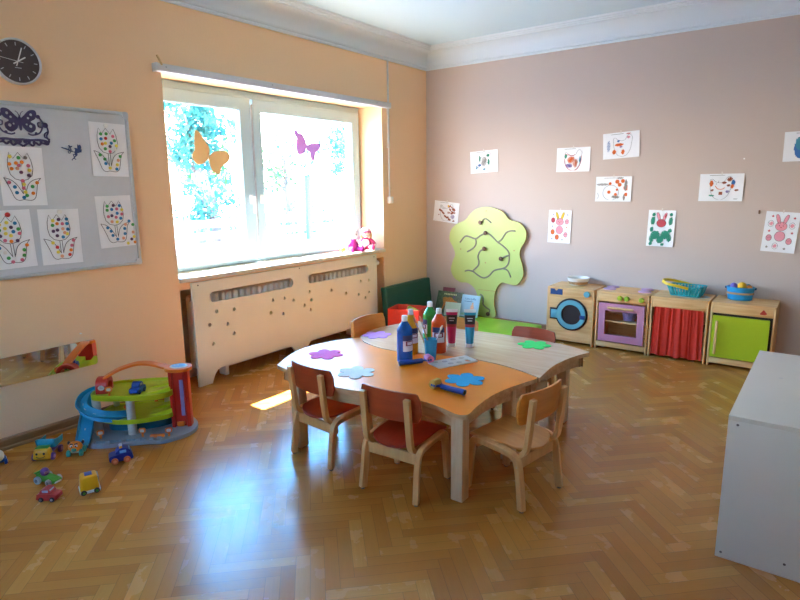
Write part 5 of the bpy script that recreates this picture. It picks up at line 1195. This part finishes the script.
# dump truck
t = thing('toy_dump_truck', 'yellow toy dump truck with smiling front and blue tipper body', 'toy car', (.285, -3.905, 0), face_to(.45, -.9)+R(18))
b = B(); b.box((0, .040, .040), (.088, .058, .056), .014, 3, taper=(.80, .80)); ca = b.done('cab', T_yel, t)
b = B(); b.box((0, .032, .0690), (.060, .036, .006), .002); b.done('cab_roof', T_grn, ca)
for s in (-1, 1):
    b = B(); b.ball((.017*s, .068, .047), (.0055, .0035, .0065), 10); b.done('eye', M_black, ca)
b = B(); b.tube(smooth([(-.020, .0695, .034), (-.010, .071, .028), (.010, .071, .028), (.020, .0695, .034)], 4, False), .0018, 6); b.done('smile', M_black, ca)
b = B(); b.box((0, -.045, .052), (.082, .080, .006), .002, M=Matrix.Rotation(R(-4), 4, 'X'))
for s in (-1, 1): b.plate([(-.09, .05), (.0, .05), (.012, .098), (-.01, .092), (-.05, .082), (-.10, .080)], .006, M=Matrix(((0, 0, 1, s*.041-.003), (1, 0, 0, 0), (0, 1, 0, 0), (0, 0, 0, 1))))
b.box((0, .0, .074), (.082, .006, .046), .002); b.done('tipper', T_aqua, t, bevel=.0015)
b = B(); b.box((0, -.02, .026), (.05, .12, .014), .004); b.done('chassis', T_pur, t)
b = B(); b.ball((0, -.045, .066), (.030, .028, .016), 14); b.done('load', plain('toy_brick_load', '#a4562e', .6, .2, 60), t)
wheels(t, [(s*.043, f) for s in (-1, 1) for f in (-.055, .035)], .019, .014, T_pur, plain('toy_pink', '#c78fb0', .4))
# orange animal car
t = thing('toy_animal_car', 'orange animal shaped toy car with teal nose and wheels by the garage ramp', 'toy car', (.375, -3.800, 0), face_to(.75, -.65))
b = B(); b.box((0, -.006, .026), (.048, .060, .026), .010, 3); b.done('body', plain('toy_cream', '#d8c79a', .4), t)
b = B(); b.ball((0, .010, .046), (.034, .028, .028), 20); hd = b.done('head', T_org, t)
b = B(); b.ball((0, .036, .038), (.013, .010, .010), 12); b.done('nose', T_teal, hd)
for s in (-1, 1):
    b = B(); b.ball((.010*s, .030, .056), (.009, .006, .007), 10); b.mi = 1; b.ball((.010*s, .0355, .056), (.0035, .0025, .004), 8); b.done('eye', [M_white, M_black], hd)
    b = B(); b.tube([(.003*s, .030, .066), (.018*s, .028, .068)], .003, 6); b.done('eyebrow', M_black, hd)
    b = B(); b.ball((.033*s, -.004, .062), (.007, .010, .010), 10); b.done('ear', M_black, hd)
wheels(t, [(s*.030, f) for s in (-1, 1) for f in (-.022, .026)], .017, .014, T_teal, T_teal)
# blue police-like car with orange wheels
t = thing('toy_blue_car', 'blue toy car with orange wheels and a light bar in front of the toy garage', 'toy car', (.640, -3.705, 0), face_to(-.60, -.60)+R(20))
blob([(-.046, .012), (.042, .012), (.054, .022), (.050, .040), (.020, .046), (-.040, .050), (-.052, .032)], .062).done('body', T_navy, t, ang=45, bevel=.006)
ca = blob([(-.042, .044), (-.036, .066), (-.010, .074), (.010, .068), (.022, .046)], .054).done('cabin', T_navy, t, ang=45, bevel=.005)
b = B(); b.box((0, 0, 0), (.040, .002, .018), .001, M=Matrix.Translation((0, -.0415, .056)) @ Matrix.Rotation(R(-16), 4, 'X')); b.box((.0275, -.01, .058), (.002, .030, .014), .001); b.box((-.0275, -.01, .058), (.002, .030, .014), .001); b.done('window', P_sky, ca)
b = B(); b.box((-.012, -.002, .076), (.016, .014, .010), .003); b.done('roof_light', T_yel, ca); b = B(); b.box((.012, -.002, .078), (.020, .016, .014), .004); b.done('roof_light', M_rim, ca)
wheels(t, [(s*.032, f) for s in (-1, 1) for f in (-.026, .030)], .016, .012, plain('toy_orange_wheel', '#d86a34', .5), plain('toy_orange_hub', '#e88a5a', .5))
# toy at the picture's left border
t = thing('toy_vehicle', 'blue toy vehicle with white dome at the left border, partly cut off', 'toy car', (.170, -4.085, 0), face_to(.9, -.2))
b = B(); b.box((0, -.01, .028), (.056, .080, .030), .010, 3); b.done('body', T_blu, t)
b = B(); b.ball((0, .020, .052), (.028, .028, .030), 18); b.done('dome', M_white, t)
b = B(); b.box((0, -.03, .058), (.03, .03, .03), .008); b.done('cabin', T_red, t)
wheels(t, [(s*.030, f) for s in (-1, 1) for f in (-.03, .02)], .014, .012, T_blu, M_white)

# ------------------------------------------------------------------ outside: garden, fence, trees, an added eave that trims the sun
def leaf_mat(name, c1, c2):
    m, nt, bb = new_mat(name); nz = nt.nodes.new('ShaderNodeTexNoise'); nz.inputs['Scale'].default_value = 2.2; nz.inputs['Detail'].default_value = 4
    tc = nt.nodes.new('ShaderNodeTexCoord'); nt.links.new(tc.outputs['Object'], nz.inputs['Vector'])
    cr = nt.nodes.new('ShaderNodeValToRGB'); cr.color_ramp.elements[0].position = .35; cr.color_ramp.elements[1].position = .65; cr.color_ramp.elements[0].color = lin(c1); cr.color_ramp.elements[1].color = lin(c2)
    nt.links.new(nz.outputs['Fac'], cr.inputs['Fac']); nt.links.new(cr.outputs['Color'], bb.inputs['Base Color']); bb.inputs['Roughness'].default_value = .5
    tl = nt.nodes.new('ShaderNodeBsdfTranslucent'); nt.links.new(cr.outputs['Color'], tl.inputs['Color']); mx = nt.nodes.new('ShaderNodeMixShader'); mx.inputs['Fac'].default_value = .35
    nt.links.new(bb.outputs[0], mx.inputs[1]); nt.links.new(tl.outputs[0], mx.inputs[2]); nt.links.new(mx.outputs[0], nt.nodes['Material Output'].inputs['Surface'])
    return m
LV1 = leaf_mat('green_leaves', '#1f5a2c', '#4a8238'); LV2 = leaf_mat('bluish_leaves', '#1d5550', '#3a7060'); M_bark = plain('bark', '#5d5048', .9, .3, 12, .5)
GZ = -.35
b = B(); b.box((-15.3, 1, GZ-.1), (29.6, 60, .2)); b.box((10, -22, GZ-.1), (21, 29.5, .2)); struct(b.done('ground', plain('pale_gravel', '#747678', .9, .15, 20)))
b = B(); b.box((-.35, -3.4, -.25), (.2, 8, .5)); struct(b.done('wall_base', M_white_wall))
b = B(); b.box((-.80, -3.0, 2.70), (.80, 12, .14)); struct(b.done('sun_trimming_eave', plain('eave_board', '#b9aea0', .8, .08, 4)))  # unseen eave, placed to trim the sun to a narrow floor band
def tree(name, label, x, y, h, rad, mat, n, size, low=.3):
    t = thing(name, label, 'tree', (x, y, GZ), group=None)
    b = B(); b.tube([(0, 0, 0), (.05, .02, h*.3), (-.03, .05, h*.6), (.02, 0, h*.9)], [.12, .10, .07, .03], 10)
    for k in range(6):
        a = k*1.1; z = h*(.35+.08*k); b.tube([(0, 0, z), (rad*.4*math.cos(a), rad*.4*math.sin(a), z+.3), (rad*.7*math.cos(a), rad*.7*math.sin(a), z+.5)], [.05, .03, .012], 8)
    b.done('trunk', M_bark, t)
    b = B(); cl = [(Vector((rng.gauss(0, .42)*rad, rng.gauss(0, .42)*rad, h*(low+(1-low)*rng.random()))), rng.uniform(.25, .5)*rad) for _ in range(16)]
    vs = []
    for _ in range(n):
        c, r = rng.choice(cl); d = Vector((rng.gauss(0, 1), rng.gauss(0, 1), rng.gauss(0, 1))).normalized()*r*rng.random()**.4
        p = c+d; s = size*rng.uniform(.6, 1.3); u = Vector((rng.gauss(0, 1), rng.gauss(0, 1), rng.gauss(0, 1))).normalized(); w = u.orthogonal().normalized()
        q = [b.bm.verts.new(p+k) for k in (-u*s, w*s*.5, u*s, -w*s*.5)]; b.bm.faces.new(q)
    b.done('foliage', mat, t, flat=True, fix=False)
tree('leafy_tree', 'leafy tree filling the upper left of the left window pane', -7.5, 2.45, 3.5, .95, LV2, 1500, .08, .62)
tree('leafy_tree', 'leafy tree behind the garden fence seen beside the ochre butterfly', -10.5, 4.9, 3.3, .9, LV1, 700, .08, .55)
tree('leafy_tree', 'thin leafy tree behind the violet butterfly seen through the right pane', -8.3, 5.7, 2.7, .9, LV1, 420, .07, .6)
tree('leafy_tree', 'leafy tree at the upper right corner of the right window pane', -7.5, 7.35, 3.3, .75, LV2, 950, .075, .62)
tree('garden_shrub', 'low shrub behind the fence under the violet butterfly', -5.4, 3.6, 1.15, .8, LV1, 800, .05, .2)
tree('garden_shrub', 'low shrub behind the fence in the left pane', -5.6, 1.45, 1.85, .55, LV2, 900, .05, .5)
M_fence = plain('white_fence_board', '#d8dcd8', .6, .05, 10)
t = thing('garden_fence', 'pale horizontal board fence outside across both panes', 'fence', (-4.2, 3.2, GZ))
for z, hh in ((1.17, .11), (.99, .10), (.83, .10)):
    b = B(); b.box((0, 0, z), (.03, 10, hh), .004); b.done('board', M_fence, t)
for y in (-4.2, -2.6, -1.0, .6, 2.2, 3.8):
    b = B(); b.box((.045, y, .62), (.06, .08, 1.24), .004); b.done('post', M_fence, t)
b = B(); b.box((0, 0, .94), (.07, .10, 1.88), .01); b.cyl((0, 0, 1.88), (0, 0, 1.91), .06, .02, 12)
o = b.done('metal_post', plain('teal_painted_metal', '#17807a', .5, .05)); o.location = (-3.4, 1.66, GZ); tag(o, 'teal painted metal post standing outside behind the right pane', 'post')
t = thing('garden_bin', 'low blue bin outside at the foot of the teal post', 'bin', (-3.6, 1.25, GZ), .1)
b = B(); b.box((0, 0, .33), (.5, .55, .66), .03, 2); b.done('body', plain('blue_bin_plastic', '#3f72b4', .5), t)
b = B(); b.box((0, 0, .69), (.54, .59, .06), .02, 2); b.done('lid', plain('blue_bin_lid', '#35649f', .5), t)

# ------------------------------------------------------------------ light: sky, sun, window portals
w = bpy.data.worlds.new('sky'); SC.world = w; w.use_nodes = True; nt = w.node_tree; bg = nt.nodes['Background']
tc = nt.nodes.new('ShaderNodeTexCoord'); sx = nt.nodes.new('ShaderNodeSeparateXYZ'); nt.links.new(tc.outputs['Generated'], sx.inputs[0])
cr = nt.nodes.new('ShaderNodeValToRGB'); e = cr.color_ramp.elements          # a clear sky: pale haze low down, deep blue above
e[0].position = .0; e[0].color = (.74, .72, .66, 1); e[1].position = 1.; e[1].color = (.07, .30, .80, 1)
for p_, c_ in ((.10, (.78, .82, .84, 1)), (.24, (.34, .62, .92, 1)), (.42, (.10, .40, .90, 1))): n_ = e.new(p_); n_.color = c_
nt.links.new(sx.outputs['Z'], cr.inputs['Fac']); nt.links.new(cr.outputs['Color'], bg.inputs['Color']); bg.inputs['Strength'].default_value = 5.5
sun = bpy.data.lights.new('sun', 'SUN'); sun.energy = 17.; sun.angle = R(.6); sun.color = (1, .98, .96)
so = bpy.data.objects.new('sun', sun); COL.objects.link(so)
so.rotation_euler = Vector((1, -.04, -1.39)).to_track_quat('-Z', 'Y').to_euler()
def portal(y0, y1, z0, z1):
    l = bpy.data.lights.new('window_portal', 'AREA'); l.shape = 'RECTANGLE'; l.size = z1-z0; l.size_y = y1-y0; l.cycles.is_portal = True
    o = bpy.data.objects.new('window_portal', l); COL.objects.link(o); o.location = (-.46, (y0+y1)/2, (z0+z1)/2)
    o.rotation_euler = Vector((1, 0, 0)).to_track_quat('-Z', 'Y').to_euler()
    o.rotation_euler = (0, R(-90), 0)
portal(WY0, WY1, WZ0, WZ1)
l = bpy.data.lights.new('window_portal', 'AREA'); l.shape = 'RECTANGLE'; l.size = W2[1]-W2[0]; l.size_y = W2[3]-W2[2]; l.cycles.is_portal = True  # portal of the added fill window
o = bpy.data.objects.new('window_portal', l); COL.objects.link(o); o.location = ((W2[0]+W2[1])/2, RY-.27, (W2[2]+W2[3])/2); o.rotation_euler = (R(90), 0, R(180))

# ------------------------------------------------------------------ camera
cam = bpy.data.cameras.new('camera'); co = bpy.data.objects.new('camera', cam); COL.objects.link(co); SC.camera = co
cam.sensor_width = 36; cam.lens = 582.44*36/800; cam.clip_start = .05; cam.clip_end = 200
yaw, pit, rol = .6400075, -.1926292, -.0120523
f = Vector((-math.sin(yaw)*math.cos(pit), math.cos(yaw)*math.cos(pit), math.sin(pit))); r_ = Vector((math.cos(yaw), math.sin(yaw), 0)); u_ = r_.cross(f)
rr_ = r_*math.cos(rol)+u_*math.sin(rol); uu = -r_*math.sin(rol)+u_*math.cos(rol)
Mx = Matrix((rr_, uu, -f)).transposed().to_4x4(); Mx.translation = Vector((3.405, -5.051, 1.34)); co.matrix_world = Mx

vs_ = SC.view_settings; vs_.view_transform = 'Standard'; vs_.look = 'None'; vs_.gamma = 1.; vs_.use_curve_mapping = False; vs_.exposure = 2.92
SC.cycles.max_bounces = 12; SC.cycles.diffuse_bounces = 8; SC.cycles.glossy_bounces = 5; SC.cycles.transparent_max_bounces = 12; SC.cycles.caustics_reflective = False; SC.cycles.caustics_refractive = False
SC.cycles.sample_clamp_indirect = 10.; SC.cycles.use_denoising = True
